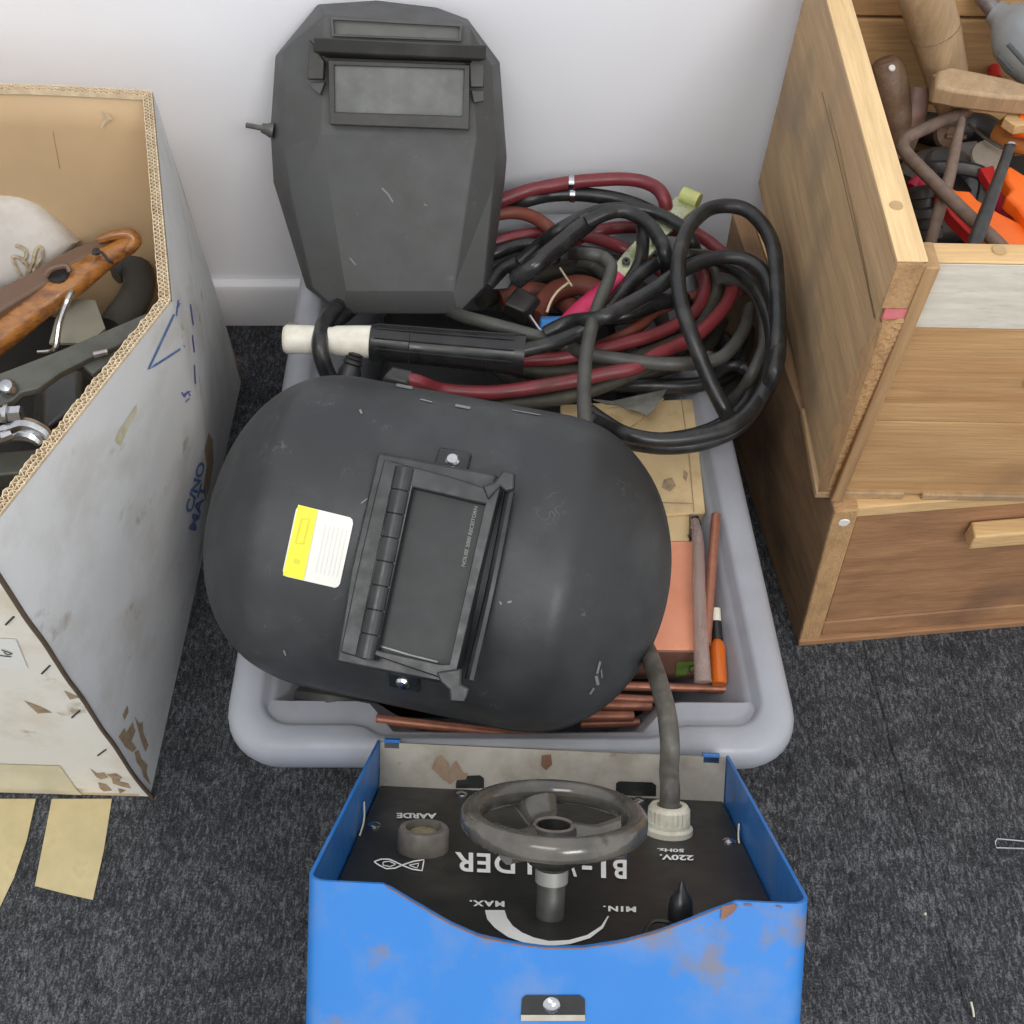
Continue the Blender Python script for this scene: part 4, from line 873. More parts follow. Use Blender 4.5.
mb = MB(); mb.prism([P(u, v, .281) for u, v in [(655, 216), (676, 214), (682, 222), (660, 240), (652, 236)]], (0, 0, -.003)); obj('side_lug', mb, m_zinc, zc)
mb = MB(); mb.lathe([(.0045, 0), (.0045, .003), (.002, .003), (.0018, .0)], P(626, 262, .273), (0, -.2, 1), n=12); obj('bolt', mb, m_steel_d, zc)
mb = MB(); mb.tube([P(620, 276, .275), P(610, 285, .272), P(594, 300, .265), (P(578, 314, .26)), P(566, 324, .255)], [.0085, .009, .011, .011, .009], n=12, flat=(1.1, .7)); obj('magenta_sleeve', mb, m_pink, zc, smooth=60)
mb = MB(); mb.hexa([P(538, 333, .235), P(560, 333, .235), P(564, 316, .235), P(540, 316, .235)], [P(540, 330, .258), P(558, 330, .258), P(562, 317, .258), P(541, 319, .258)]); tag(obj('blue_packet', mb, m_blue2, bevel=.002), 'small bright blue packet end beside the magenta sleeve', 'packet')
mb = MB(); mb.tube(wpts([(530, 316, .262), (536, 325, .262), (542, 333, .26)]), .0018, n=6); tag(obj('metal_pin', mb, m_chrome), 'thin bright metal pin beside the blue packet', 'pin')
mb = MB(); mb.tube(wpts([(568, 283, .25), (558, 291, .25), (551, 301, .248), (547, 312, .245)]), .0014, n=6); mb.tube(wpts([(560, 268, .25), (572, 286, .25)]), .0012, n=6, sub=1); tag(obj('wire_tie', mb, m_flute), 'thin pale twisted wire over the rusty hose', 'wire')
# small faceted grey plug
fp = thing('dark_connector', 'faceted dark grey rubber connector with a flap, right of the mask bottom', 'connector', P(518, 305, .22))
mb = MB(); mb.hexa([P(500, 312, .22), P(528, 326, .22), P(544, 302, .22), P(514, 290, .22)], [P(504, 304, .258), P(524, 312, .256), P(538, 297, .252), P(518, 286, .258)]); obj('connector_body', mb, m_mask_d, fp, bevel=.003)
mb = MB(); mb.hexa([P(492, 290, .262), P(508, 290, .262), P(518, 276, .262), P(508, 273, .262)], [P(493, 289, .268), P(507, 288, .268), P(516, 276, .268), P(508, 273, .268)]); obj('flap', mb, m_mask, fp, bevel=.001)
mb = MB(); rng = random.Random(2)
# foil scrap with ragged edge
pts = [(593, 399), (612, 401), (640, 396), (667, 389), (662, 398), (655, 408), (647, 416), (638, 411), (628, 409), (618, 405), (606, 404)]
mb.prism([P(u, v, .232+rng.uniform(-.003, .003)) for u, v in pts], (0, 0, -.0012)); tag(obj('foil_scrap', mb, m_foil, smooth=20), 'torn grey foil scrap lying on the beige carton', 'scrap')
# ================================================================== WELDER
def rotm(a, b, c): return Matrix.Rotation(c, 3, 'Z') @ Matrix.Rotation(b, 3, 'Y') @ Matrix.Rotation(a, 3, 'X')
WR = rotm(-.8707, -.0064, -.0312)
WO = Vector((.0372, .3767, .235)); Ww, Wl = .2895, .2845; WDp = .36
WD = Fr(WO, WR.col[0], WR.col[1])
we = thing('welding_machine', 'blue boxy welding machine with black top panel and handwheel, tilted against the tub', 'welder', WD)
PD = -.0375     # panel depth below the rim
hw = Ww/2; th = .0022
mb = MB(); mb.box(WD, -hw+.004, hw-.004, -Wl+.004, -.004, PD-.003, PD); obj('control_panel', mb, m_panel, we, smooth=None); PANEL = on_plane(WD, PD)
# sides (rounded front corners) : U-shaped shell
r = .012
def ushell(o):
    pts = [(-hw+o, 0)]
    for k in range(7): t = k/6*math.pi/2; pts.append((-hw+r-(r-o)*math.cos(t), -Wl+r-(r-o)*math.sin(t)))
    for k in range(7): t = k/6*math.pi/2; pts.append((hw-r+(r-o)*math.sin(t), -Wl+r-(r-o)*math.cos(t)))
    pts.append((hw-o, 0)); return pts
# front upper edge height as function of x from the traced cutout
cut = [(386, 885), (413, 901), (448.5, 922), (478, 935), (508, 942), (545, 947), (584, 947), (623, 941), (659, 931), (688, 920), (712, 910), (733, 903)]
cl_ = [WD.hit(u, v, -Wl, 'y') for u, v in cut]
def topz(x):
    if x <= cl_[0].x or x >= cl_[-1].x: return 0.0
    for a, b in zip(cl_[:-1], cl_[1:]):
        if a.x <= x <= b.x:
            t = (x-a.x)/(b.x-a.x); return min(0, a.z+(b.z-a.z)*t)
    return 0
def side_loop(o):
    U = ushell(o); out = U[:8]
    xs = [p.x for p in cl_]; dense = []
    for k in range(41):
        dense.append((xs[0]-.002+(xs[-1]-xs[0]+.004)*k/40, -Wl+o))
    return out+dense+U[8:]
def shell_mesh(zbot):
    mb = MB(); O_ = side_loop(0); I_ = side_loop(th); n = len(O_)
    tz = [topz(x) if abs(y+Wl) < .004 else 0 for x, y in O_]
    vs = [WD.w(x, y, t) for (x, y), t in zip(O_, tz)]+[WD.w(x, y, t) for (x, y), t in zip(I_, tz)]+[WD.w(x, y, zbot) for x, y in O_]+[WD.w(x, y, zbot) for x, y in I_]
    fs = []; mi = []
    for i in range(n-1):
        fs += [[i, i+1, n+i+1, n+i], [i, 2*n+i, 2*n+i+1, i+1], [n+i, n+i+1, 3*n+i+1, 3*n+i], [2*n+i, 3*n+i, 3*n+i+1, 2*n+i+1]]
    fs += [[0, n, 3*n, 2*n], [n-1, 3*n-1, 4*n-1, 2*n-1]]
    mb.add(vs, fs); return mb
mb = shell_mesh(-WDp); shell = obj('blue_casing', mb, m_blue, we, smooth=40, label='blue painted sheet metal casing')
pr_W = on_plane(WD, -Wl-.0003, 'y')
mb = MB(); mb.box(WD, -hw+.003, hw-.003, -.004, -.0015, -WDp, -.001); obj('back_plate', mb, m_bare, we, smooth=None, label='bare grey back plate with glue stains')
pr_B = on_plane(WD, -.0042, 'y')
mb = MB(); mb.box(WD, -hw+.003, hw-.003, -Wl+.003, -.004, -WDp, -WDp+.003); obj('bottom_plate', mb, m_blue, we)
for (u0, u1, v) in ((384, 400, 741), (703, 720, 754.5)):
    a = WD.hit(u0, v, -.003, 'y'); b = WD.hit(u1, v, -.003, 'y'); mb = MB(); mb.box(WD, a.x, b.x, -.004, .002, -.006, .0015); obj('edge_tab', mb, m_blue, we, bevel=.0005)
for l in ([(456, 783), (459, 776), (480, 775), (484, 778), (484, 788), (456, 788)], [(616, 783), (619, 781), (652, 782), (656, 785), (656, 796), (616, 795)]):
    mb = MB(); mark_poly(mb, pr_B, l, e=.0006); obj('back_slot', mb, m_black, we, smooth=None, label='black opening at the foot of the back plate')
mb = MB()
for l in ([(436, 758), (441, 755), (448, 762), (450, 770), (445, 781), (440, 776), (432, 768)], [(452, 765), (456, 760), (463, 772), (468, 773), (466, 779), (455, 780), (450, 784), (447, 781)]): mark_poly(mb, pr_B, l, e=.001)
obj_each('glue_stain', mb, m_glue, we, smooth=None)
mb = MB()
for l in ([(542, 755), (551, 754), (552, 764), (546, 770), (541, 765)],): mark_poly(mb, pr_B, l, e=.001)
mark_poly(mb, pr_W, [(722, 906), (733, 903.5), (738, 905), (733, 912), (725, 918), (720, 919)], e=.0006)
mark_line(mb, pr_W, [(744, 904.5), (752, 905)], 1.8); mark_line(mb, pr_W, [(776, 906), (782, 907)], 1.6)
obj_each('rust_spot', mb, m_rustspot, we, smooth=None)
mb = MB(); mark_line(mb, pr_W, [(a_[0], a_[1]+1.0) for a_ in cut], 1.3, e=.0004); obj('worn_edge', mb, m_rustspot, we, smooth=None)
# printed marks on the panel
tm = MB()
for tx, x0_, x1_ in (('B', 626.5, 613), ('I', 606, 601), ('-', 592, 582), ('W', 577, 553), ('ELDER', 549, 455)):
    yy = lambda x: 861.5-(626.5-x)*8/172
    if tx == '-': mark_quad(tm, PANEL, [(x0_, yy(x0_)+7), (x1_, yy(x1_)+7), (x1_, yy(x1_)+11), (x0_, yy(x0_)+11)], e=.0007, nu=1, nv=1); continue
    t1_ = text_mb(tx, PANEL, (x0_, yy(x0_)), (x1_-x0_, yy(x1_)-yy(x0_)), (0, 18.5), bold=.022, spacing=1.12); tm.add(t1_.v, t1_.f)
obj('panel_text', tm, m_print, we, smooth=None, label='white letters BI-WELDER')
obj('panel_text', text_mb('AARDE', PANEL, (436.5, 814.5), (-40, -.5), (0, 5), bold=.04), m_print, we, smooth=None, label='small white letters AARDE')
obj('panel_text', text_mb('220V.', PANEL, (693.5, 856.5), (-34, -1), (0, 5), bold=.03), m_print, we, smooth=None, label='small white letters 220V')
obj('panel_text', text_mb('50Hz.', PANEL, (684, 850), (-27, -.8), (0, 3.2), bold=.03), m_print, we, smooth=None, label='small white letters 50Hz')
obj('panel_text', text_mb('MAX.', PANEL, (504.5, 902.5), (-35, -1), (0, 5.5), bold=.04, spacing=1.25), m_print, we, smooth=None, label='small white letters MAX')
obj('panel_text', text_mb('MIN.', PANEL, (636, 908), (-33, -1), (0, 5.2), bold=.04, spacing=1.25), m_print, we, smooth=None, label='small white letters MIN')
mb = MB(); outer = [(485, 911), (487, 920), (495, 929), (508, 938), (525, 944), (547, 947), (570, 945), (590, 939), (603, 929), (609, 917)]; inner = [(504.5, 911), (507, 919), (513, 927), (522, 933.5), (534, 938.5), (549, 942), (569, 941), (587, 936), (601, 927), (607.5, 917)]
mb.add([lift(PANEL, u, v, .0006) for u, v in outer]+[lift(PANEL, u, v, .0006) for u, v in inner], [[i, i+1, 11+i, 10+i] for i in range(9)]); obj('dial_crescent', mb, m_print, we, smooth=None, label='white tapering crescent dial')
mb = MB(); mark_line(mb, PANEL, [(374, 862.5), (381, 860), (389, 860), (396, 863), (402, 866), (412, 870), (422, 871.5), (424, 860.5), (414, 862), (403, 865.5), (395, 869), (386, 869.5), (379, 866), (374, 862.5)], 1.3)
mark_line(mb, PANEL, [(383, 863), (389, 862), (396, 865), (390, 867.5), (383, 866), (383, 863)], .9); mark_line(mb, PANEL, [(409, 866), (419, 864), (417, 869), (409, 866)], .9)
obj('fish_symbol', mb, m_print, we, smooth=None, label='white outline symbol like a fish')
for (u, v) in ((374, 826), (729, 842), (462, 794.5), (639, 801)):
    p = WD.at(u, v, PD); mb = MB(); mb.lathe([(.0052, 0), (.005, .0012), (.003, .0026), (.0, .003)], p, WD.Z, n=14); obj('panel_screw', mb, m_chrome, we)
# side clips
for (a, b, sx_) in (((364, 802), (358, 840), -1), ((739, 824), (744, 858), 1)):
    mb = MB(); f = WD; p0 = WD.hit(a[0], a[1], sx_*(hw-.004), 'x'); p1 = WD.hit(b[0], b[1], sx_*(hw-.004), 'x')
    mb.tube([WD.w(p0.x, p0.y, p0.z), WD.w(p0.x-sx_*.002, (p0.y+p1.y)/2, (p0.z+p1.z)/2), WD.w(p1.x, p1.y, p1.z)], .0007, n=6); obj('side_clip', mb, m_cream, we)
# earth socket
p = WD.at(423, 849, PD); mb = MB(); mb.lathe([(.0182, 0), (.0180, .0140), (.0168, .0160), (.0130, .0165), (.0126, .009)], p, WD.Z, n=28); so_ = obj('earth_socket', mb, m_sock, we, smooth=40, label='brown-grey round earth socket')
mb = MB(); mb.lathe([(.0100, .007), (.0100, .0125), (.008, .0136), (.0, .0138)], p, WD.Z, n=12); obj('socket_nut', mb, mat('dull_brass', S(150, 140, 112), .5, .3, ds=120, dirt=S(90, 82, 66), amt=.7), so_)
# gland and mains cable
p = WD.at(668, 832, PD); mb = MB(); mb.lathe([(.0185, 0), (.0185, .004), (.0165, .006), (.0162, .009)], p, WD.Z, n=28)
n_ = 48; ring = lambda rr, z, alt: [p+WD.Z*z+(WD.X*math.cos(2*math.pi*k/n_)+WD.Y*math.sin(2*math.pi*k/n_))*(rr-(alt if k % 2 else 0)) for k in range(n_)]
mb.loft([ring(.0162, .006, .0009), ring(.0158, .018, .0009), ring(.014, .0208, 0), ring(.0095, .0210, 0), ring(.0090, .016, 0)]); gl = obj('cable_gland', mb, m_cream, we, smooth=20, label='cream ribbed cable gland')
g = p+WD.Z*.012
pts = [g, p+WD.Z*.032]; pts += [P(669, 772, .285), P(670, 745, .30), P(667, 715, .305), P(661, 690, .30), P(654, 668, .285), P(646, 648, .265), P(636, 630, .25)]
mb = MB(); mb.tube(pts, .0077, n=14, sub=8); tag(obj('mains_cable', mb, mat('mains_cable_grey', S(96, 93, 86), .45, ds=50, dirt=S(70, 66, 58), amt=.8, lo=.45, hi=.6), smooth=60), 'thick dirty grey mains cable rising from the cream gland to under the helmet', 'cable')
# handwheel
pb0 = WD.at(550, 916, PD)
def wh(h): return pb0+WD.Z*h
target = 819; best = min([k*.001 for k in range(20, 160)], key=lambda h: abs(proj(wh(h))[1]-target)); WH = best
wheel = None
mb = MB(); mb.lathe([(.0088, 0), (.0088, WH*.38), (.0088, WH*.385), (.0090, WH*.39)], pb0, WD.Z, n=24); sh_ = obj('spindle', mb, m_steel, we, smooth=40, label='dirty grey steel spindle')
mb = MB(); mb.lathe([(.0102, WH*.36), (.0102, WH*.50)], pb0, WD.Z, n=24); obj('spindle_collar', mb, mat('collar_grey', S(150, 150, 146), .4, .3), sh_)
RWm, RWt = .0512, .0066
mb = MB(); nU, nV = 56, 16
mb.grid(lambda i, j: wh(WH)+(WD.X*math.cos(i*2*math.pi)+WD.Y*math.sin(i*2*math.pi))*(RWm+RWt*math.cos(j*2*math.pi))+WD.Z*(.0078*math.copysign(abs(math.sin(j*2*math.pi))**.8, math.sin(j*2*math.pi))), nU, nV)
hwl = obj('handwheel', mb, m_wheel, we, smooth=80, label='glossy dirty black-grey handwheel ring')
mb = MB(); mb.lathe([(.0110, -.024), (.0155, -.021), (.0175, -.015), (.0175, -.010), (.0165, -.004), (.0150, .000), (.0140, .002), (.0100, .002), (.0095, -.004), (.0, -.005)], wh(WH-.006), WD.Z, n=28); obj('hub', mb, m_hub, hwl, smooth=40)
mb = MB(); mb.lathe([(.0108, .0018), (.0122, .0032), (.0132, .0020)], wh(WH-.006), WD.Z, n=28, cap=False); obj('hub_ring', mb, m_sock, hwl)
for an in (105, 225, 345):
    t = math.radians(an); d = WD.X*math.cos(t)+WD.Y*math.sin(t); mb = MB()
    mb.tube([wh(WH-.010)+d*.010, wh(WH-.010)+d*.026, wh(WH-.005)+d*.044], [.008, .0085, .012], n=12, flat=(1.2, .5)); obj('spoke', mb, m_wheel, hwl, smooth=60)
# toggle lever
p = WD.at(680, 918, PD); mb = MB(); mb.lathe([(.0075, -.002), (.0078, .006), (.0066, .013), (.003, .018), (.0010, .024)], p, WD.Z, n=18); tg = obj('pointer_knob', mb, m_black, we, smooth=40, label='black pointed switch knob')
mb = MB(); mb.tube([WD.at(690, 925, PD+.006), WD.at(702, 915, PD+.01), WD.at(702, 925, PD+.004)], .002, n=8); mb.tube([WD.at(668, 922, PD+.003), WD.at(652, 922, PD+.004), WD.at(642, 936, PD+.002)], .0012, n=6); obj('wire_loop', mb, m_black, tg)
# front recess with screw
mb = MB(); mark_poly(mb, pr_W, [(521, 1013), (522, 998), (526, 995), (580, 995), (585, 999), (585, 1014), (585, 1020), (521, 1020)], e=.0006); rc = obj('front_recess', mb, m_black, we, smooth=None, label='black slot in the front of the casing')
mb = MB(); mark_poly(mb, pr_W, [(521, 1014), (585, 1014), (585, 1020), (521, 1020)], e=.0010); obj('recess_sill', mb, m_bare, rc, smooth=None)
p, nn = pr_W(551.5, 1004); mb = MB(); mb.lathe([(.0052, 0), (.005, .0015), (.003, .003), (0, .0034)], p, nn, n=14); obj('recess_screw', mb, m_chrome, rc)
# ================================================================== CRATES
# lower crate
Z1 = .2415
a0 = P(797, 642); a1 = Vector((.268, 1.03, 0)); ang = Vector((.2613, .0312, 0)).normalized()
LC = Fr(Vector((.3185, .6135, 0)), ang, Vector((-ang.y, ang.x, 0)))
LCx = Vector((-.115, 1, 0)).normalized()
tfl = P(834, 509, Z1); bfl = P(797, 642, 0)
tbl = P(732, 212, Z1); bbl = Vector((tbl.x+.006, tbl.y-.002, 0)) 
fx = ang
lc = thing('wooden_crate', 'lower brown wooden crate on the carpet, carrying the crate of tools', 'crate', bfl)
Wc = .55; tk = .018
def qpt(base, dx, dy=0, dz=0): return base+fx*dx+Vector((0, dy, dz))
mb = MB(); sd = (tbl-tfl); sd.z = 0
inn = Vector((tk, 0, 0))
mb.hexa([bfl, bfl+inn, bbl+inn, bbl], [tfl, tfl+inn, tbl+inn*1.2, tbl]); obj('side_panel', mb, w_side_d, lc, bevel=.002)
# front: two boards
fb = [bfl+Vector((.0, 0, 0)), qpt(bfl, Wc)]; ft = [tfl, qpt(tfl, Wc)]
def fpt(s, t): # s metres along, t 0..1 height
    return (bfl+fx*s).lerp(tfl+fx*s, t)
def fboard(s0, s1, t0, t1, dep=.016, proud=0.0):
    mb = MB(); o = Vector((0, -proud, 0)); dd = Vector((0, dep, 0)); mb.hexa([fpt(s0, t0)+o, fpt(s1, t0)+o, fpt(s1, t0)+dd, fpt(s0, t0)+dd], [fpt(s0, t1)+o, fpt(s1, t1)+o, fpt(s1, t1)+dd, fpt(s0, t1)+dd]); return mb
obj('corner_post', fboard(0, .024, 0.0, 1.004, .020, .004), w_end, lc, bevel=.002)
obj('front_board', fboard(.0245, Wc, .16, .985), w_front2, lc, bevel=.002)
obj('front_board', fboard(.0245, Wc, .045, .157, .016, .001), w_front2, lc, bevel=.002)
obj('bottom_board', fboard(.0, Wc, 0, .043, .30, .006), w_front2, lc, bevel=.002)
tb2 = tbl+Vector((tk*1.25, 0, .0004)); tf2 = tfl+Vector((tk*1.05, .0012, .0004)); mb = MB(); mb.hexa([tf2+Vector((0, 0, -.016)), qpt(tf2, Wc, 0, -.016), qpt(tb2, Wc, 0, -.016), tb2+Vector((0, 0, -.016))], [tf2, qpt(tf2, Wc), qpt(tb2, Wc), tb2]); obj('top_board', mb, w_batten, lc, bevel=.0015)
mb = MB(); k0 = P(966, 531, .20); 
bb0 = fpt(.142, .765)+Vector((0, -.02, 0)); mb.hexa([bb0, bb0+fx*.3, bb0+fx*.3+Vector((0, .019, 0)), bb0+Vector((0, .019, 0))], [p+Vector((0, 0, .022)) for p in (bb0, bb0+fx*.3, bb0+fx*.3+Vector((0, .019, 0)), bb0+Vector((0, .019, 0)))]); obj('batten', mb, w_batten, lc, bevel=.002, label='pale batten nailed across the front')
mb = MB(); q_ = fpt(.012, .93); mb.lathe([(.006, 0), (.005, .001)], q_+Vector((0, -.0042, 0)), (0, -1, 0), n=8); obj('pale_spot', mb, m_stw, lc)
# upper crate
ZT = .535
U0 = P(816, 493, Z1+.002); U0t = P(897, 262, ZT)
Ub = P(757, 182, Z1+.002); Ub.y = min(Ub.y, 1.083); Ub.x -= .005; Ubt = P(825, -4, ZT); 
dirY = (Ubt-U0t); dirY.z = 0; dirY.normalize(); Ubt = U0t+dirY*(1.075-U0t.y)/dirY.y
uc = thing('wooden_crate', 'upper pale wooden crate full of old tools, stacked on the brown crate', 'crate', U0)
tk = .021; ix_ = Vector((tk, 0, 0))
def sp(y, t, dx=0):   # y 0..1 front->back, t 0..1 height
    return U0.lerp(Ub, y).lerp(U0t.lerp(Ubt, y), t)+Vector((dx, 0, 0))
def sboard(t0, t1, y0=0, y1=1, d0=0, d1=tk):
    mb = MB(); mb.hexa([sp(y0, t0, d0), sp(y0, t0, d1), sp(y1, t0, d1), sp(y1, t0, d0)], [sp(y0, t1, d0), sp(y0, t1, d1), sp(y1, t1, d1), sp(y1, t1, d0)]); return mb
obj('side_board', sboard(.835, 1.0), [w_side], uc, bevel=.002)
obj('side_board', sboard(.03, .825, .012, 1, .0025), [w_side2], uc, bevel=.002)
mb = MB(); mb.hexa([sp(0, 1.0, 0), sp(0, 1.0, .023), sp(1, 1.0, .023), sp(1, 1.0, 0)], [p+Vector((0, 0, .0015)) for p in (sp(0, 1.0, 0), sp(0, 1.0, .023), sp(1, 1.0, .023), sp(1, 1.0, 0))]); obj('sawn_top_edge', mb, w_top, uc, bevel=.0005, label='pale sawn top edge')
# rough front ends of the side boards
mb = MB(); rg = random.Random(9); rows = 90
def rough(i, j):
    t = .02+.79*i; w = .003+.0185*j
    jj = (rg.uniform(-1, 1))*.0008
    return sp(0, t, w)+Vector((0, -.004+.010*(1-j)*0+jj, jj))
mb.grid(rough, rows, 6); pr_S = on_plane(Fr(sp(0, 0), (sp(1, 0)-sp(0, 0)), (sp(0, 1)-sp(0, 0))), 0)
mbk = MB(); mark_line(mbk, pr_S, [(820, 92), (834, 150), (848, 210), (860, 262), (868, 300), (872, 318)], 1.0, e=-.0018); obj('crack', mbk, mat('crack_brown', S(120, 92, 64), .9), uc)
mbf = MB(); mark_poly(mbf, pr_S, [(880, 318), (872, 340), (861, 350), (862, 366), (852, 378), (850, 392), (840, 402), (842, 418), (832, 432), (834, 448), (826, 462), (820, 484), (819, 492), (828, 492), (850, 430), (870, 370), (884, 325)], e=.0012); obj('frayed_edge', mbf, w_end, uc, smooth=None)
obj('frayed_end_grain', mb, w_end, uc, smooth=None)
mb = MB(); mb.hexa([sp(0, .845, .0)+Vector((0, -.002, 0)), sp(0, .845, .023)+Vector((0, -.002, 0)), sp(0, .845, .023), sp(0, .845, 0)], [sp(0, .998, .0)+Vector((0, -.002, 0)), sp(0, .998, .024)+Vector((0, -.002, 0)), sp(0, .998, .024), sp(0, .998, 0)]); obj('sawn_end', mb, w_end, uc)
mb = MB(); mb.hexa([sp(0, .80, .003)+Vector((0, -.003, 0)), sp(0, .80, .022)+Vector((0, -.003, 0)), sp(0, .80, .022), sp(0, .80, .003)], [sp(0, .842, .003)+Vector((0, -.0025, 0)), sp(0, .842, .022)+Vector((0, -.0025, 0)), sp(0, .842, .022), sp(0, .842, .003)]); obj('pink_paint_patch', mb, mat('pink_paint', S(206, 118, 120), .7, ds=60, dirt=S(190, 90, 100), amt=.6), uc)
# corner strip & front panel
F0 = P(840, 493, Z1+.004); F1 = P(938, 258, ZT-.002); fz = F0.y
def fp_(s, t): return F0.lerp(F1, t)+Vector((s, .0*s, 0))
def ub(s0, s1, t0, t1, dep=.016, proud=0, ms=None, nm='front_board', lab=None):
    mb = MB(); o = Vector((0, -proud, 0)); d = Vector((0, dep, 0)); mb.hexa([fp_(s0, t0)+o, fp_(s1, t0)+o, fp_(s1, t0)+d, fp_(s0, t0)+d], [fp_(s0, t1)+o, fp_(s1, t1)+o, fp_(s1, t1)+d, fp_(s0, t1)+d]); return obj(nm, mb, ms, uc, bevel=.0012, label=lab)
ub(-.011, .0, 0, 1.0, .018, .011, wood('strip_wood', S(172, 138, 98), S(140, 108, 74), 2), 'corner_strip')
Wf = .42
ub(.0008, Wf, .0, .36, ms=w_front); ub(.0008, Wf, .362, .752, ms=w_front); ub(.0008, Wf, .755, .985, ms=w_front)
ub(.002, Wf, .757, .984, .0, .0012, w_plank, 'white_painted_board', 'white painted top board')
mb = MB(); ub(.0, Wf, .984, .992, .020, .001, w_batten, 'top_edge_strip')
# knot plug
p = fp_(.125, .56); mb = MB(); mb.lathe([(.011, 0), (.010, .005), (.004, .007), (0, .007)], p+Vector((0, -.0005, 0)), (0, -1, 0), n=12); obj('wood_knot', mb, w_batten, uc)
# bottom slats
mb = MB(); mb.hexa([U0+Vector((-.002, -.005, -.0015)), U0+Vector((.082, -.005, -.0015)), U0+Vector((.082, .10, -.0015)), U0+Vector((-.002, .10, -.0015))], [U0+Vector((-.002, -.005, .008)), U0+Vector((.082, -.005, .008)), U0+Vector((.082, .10, .008)), U0+Vector((-.002, .10, .008))]); obj('bottom_slat', mb, w_plank if False else w_side2, uc, bevel=.0015)
mb = MB(); mb.hexa([U0+Vector((.099, -.005, -.0015)), U0+Vector((.45, -.005, -.0015)), U0+Vector((.45, .10, -.0015)), U0+Vector((.099, .10, -.0015))], [U0+Vector((.099, -.005, .007)), U0+Vector((.45, -.005, .007)), U0+Vector((.45, .10, .007)), U0+Vector((.099, .10, .007))]); obj('bottom_slat', mb, w_side2, uc, bevel=.0015)
mb = MB(); mb.hexa([U0+Vector((.02, .01, .002)), U0+Vector((.45, .01, .002)), U0+Vector((.45, .43, .002)), U0+Vector((.01, .43, .002))], [U0+Vector((.02, .01, .010)), U0+Vector((.45, .01, .010)), U0+Vector((.45, .43, .010)), U0+Vector((.01, .43, .010))]); obj('bottom_panel', mb, w_in, uc)
# back boards
yb = 1.058
for (z0, z1) in ((.26, .376), (.379, .4735), (.477, .60)):
    mb = MB(); mb.hexa([Vector((U0.x+.012, yb, z0)), Vector((.80, yb+.01, z0)), Vector((.80, yb+.026, z0)), Vector((U0.x+.012, yb+.016, z0))], [Vector((U0t.x+.012, yb, z1)), Vector((.80, yb+.01, z1)), Vector((.80, yb+.026, z1)), Vector((U0t.x+.012, yb+.016, z1))]); obj('back_board', mb, w_in, uc, bevel=.002)
m_nail = mat('nail_brown', S(178, 148, 106), .6)
for (u, v) in ((896, 206),):
    mb = MB(); mb.lathe([(.0055, 0), (.005, .0012)], P(u, v, ZT+.0012), (0, 0, 1), n=12); obj('nail_head', mb, m_nail, uc)
mb = MB(); mb.lathe([(.0055, 0), (.005, .0012)], P(999, 250, fp_(0, .99).z+.001), (0, 0, 1), n=12); obj('nail_head', mb, m_nail, uc)
# ---- contents of the upper crate
mb = MB(); mb.hexa([Vector(p) for p in ((.335, .66, .256), (.70, .66, .256), (.70, 1.04, .256), (.33, 1.04, .256))], [Vector(p) for p in ((.335, .67, .315), (.70, .67, .315), (.69, 1.04, .335), (.335, 1.04, .335))]); tag(obj('dark_tray', mb, m_dark, bevel=.01), 'black tray beneath the tools in the upper wooden crate', 'tray')
def stick(pts, r, m, name, label, cat='tool', n=12, flat=None, sub=6):
    mb = MB(); mb.tube([P(*p) for p in pts], r, n=n, flat=flat, sub=sub); return tag(obj(name, mb, m, smooth=50), label, cat)
h = thing('wooden_tool', 'thick pale wooden handle standing at the back of the upper crate', 'handle', P(940, 60, .42))
mb = MB(); mb.tube([P(958, 118, .42), P(950, 90, .435), P(944, 65, .455), P(935, 30, .49), P(926, 0, .525), P(914, -40, .57)], [.014, .0195, .021, .0235, .0235, .022], n=20); obj('grip', mb, w_handle, h, smooth=50)
mb = MB(); a, b = P(935.5, 31, .489), P(934.5, 27, .493); mb.lathe([(.0233, 0), (.0242, .0008), (.0233, .0016)], a, b-a, n=24, cap=False); obj('turned_ring', mb, w_handle_b, h)
h = thing('wooden_mallet', 'pale carved wooden piece lying towards the grey machine in the upper crate', 'mallet', P(980, 90, .42))
mb = MB(); mb.tube([P(934, 84, .46), P(948, 82, .462), P(985, 88, .462), P(1020, 97, .46), P(1060, 104, .455)], [.009, .013, .013, .012, .012], n=9, flat=(1, .8)); obj('head', mb, w_handle, h, smooth=25)
mb = MB(); mb.prism([P(u, v, .4795) for u, v in [(935, 86), (937, 70), (950, 66), (966, 69), (1010, 78), (1040, 88), (1040, 99), (1000, 96), (960, 91)]], (0, .003, -.021)); obj('flat_cut_face', mb, w_handle, h, bevel=.0035)
stick([(884.5, 58, .462), (885.5, 63, .458), (888, 74, .45), (892, 92, .435), (897, 115, .415), (904, 150, .39)], [.008, .0145, .0172, .0172, .015, .010], w_handle_b, 'file_handle', 'dull brown round handle with a white dot, by the left wall of the upper crate', 'handle', n=16)
p = P(892, 68, .4675); mb = MB(); mb.lathe([(.0035, 0), (.003, .001)], p, (0, -.5, 1), n=12); tag(obj('white_dot', mb, m_stw), 'white round dot stuck on the dull brown handle', 'dot')
stick([(918, 88, .43), (914, 108, .415), (906, 132, .40), (899, 160, .38)], [.010, .014, .015, .010], w_mauve, 'chisel_handle', 'mauve-brown tapered handle between the brown one and the thick pale handle', 'handle', n=14)
stick([(964, 112, .435), (940, 122, .437), (912, 135, .437), (903, 143, .437), (906, 153, .437), (930, 178, .438), (960, 208, .44), (990, 236, .44), (1006, 252, .43)], [.0062]*9, m_iron, 'iron_hook', 'bent rusty iron hook lying on top of the tools, point to the pale handle', 'hook', n=8, sub=5)
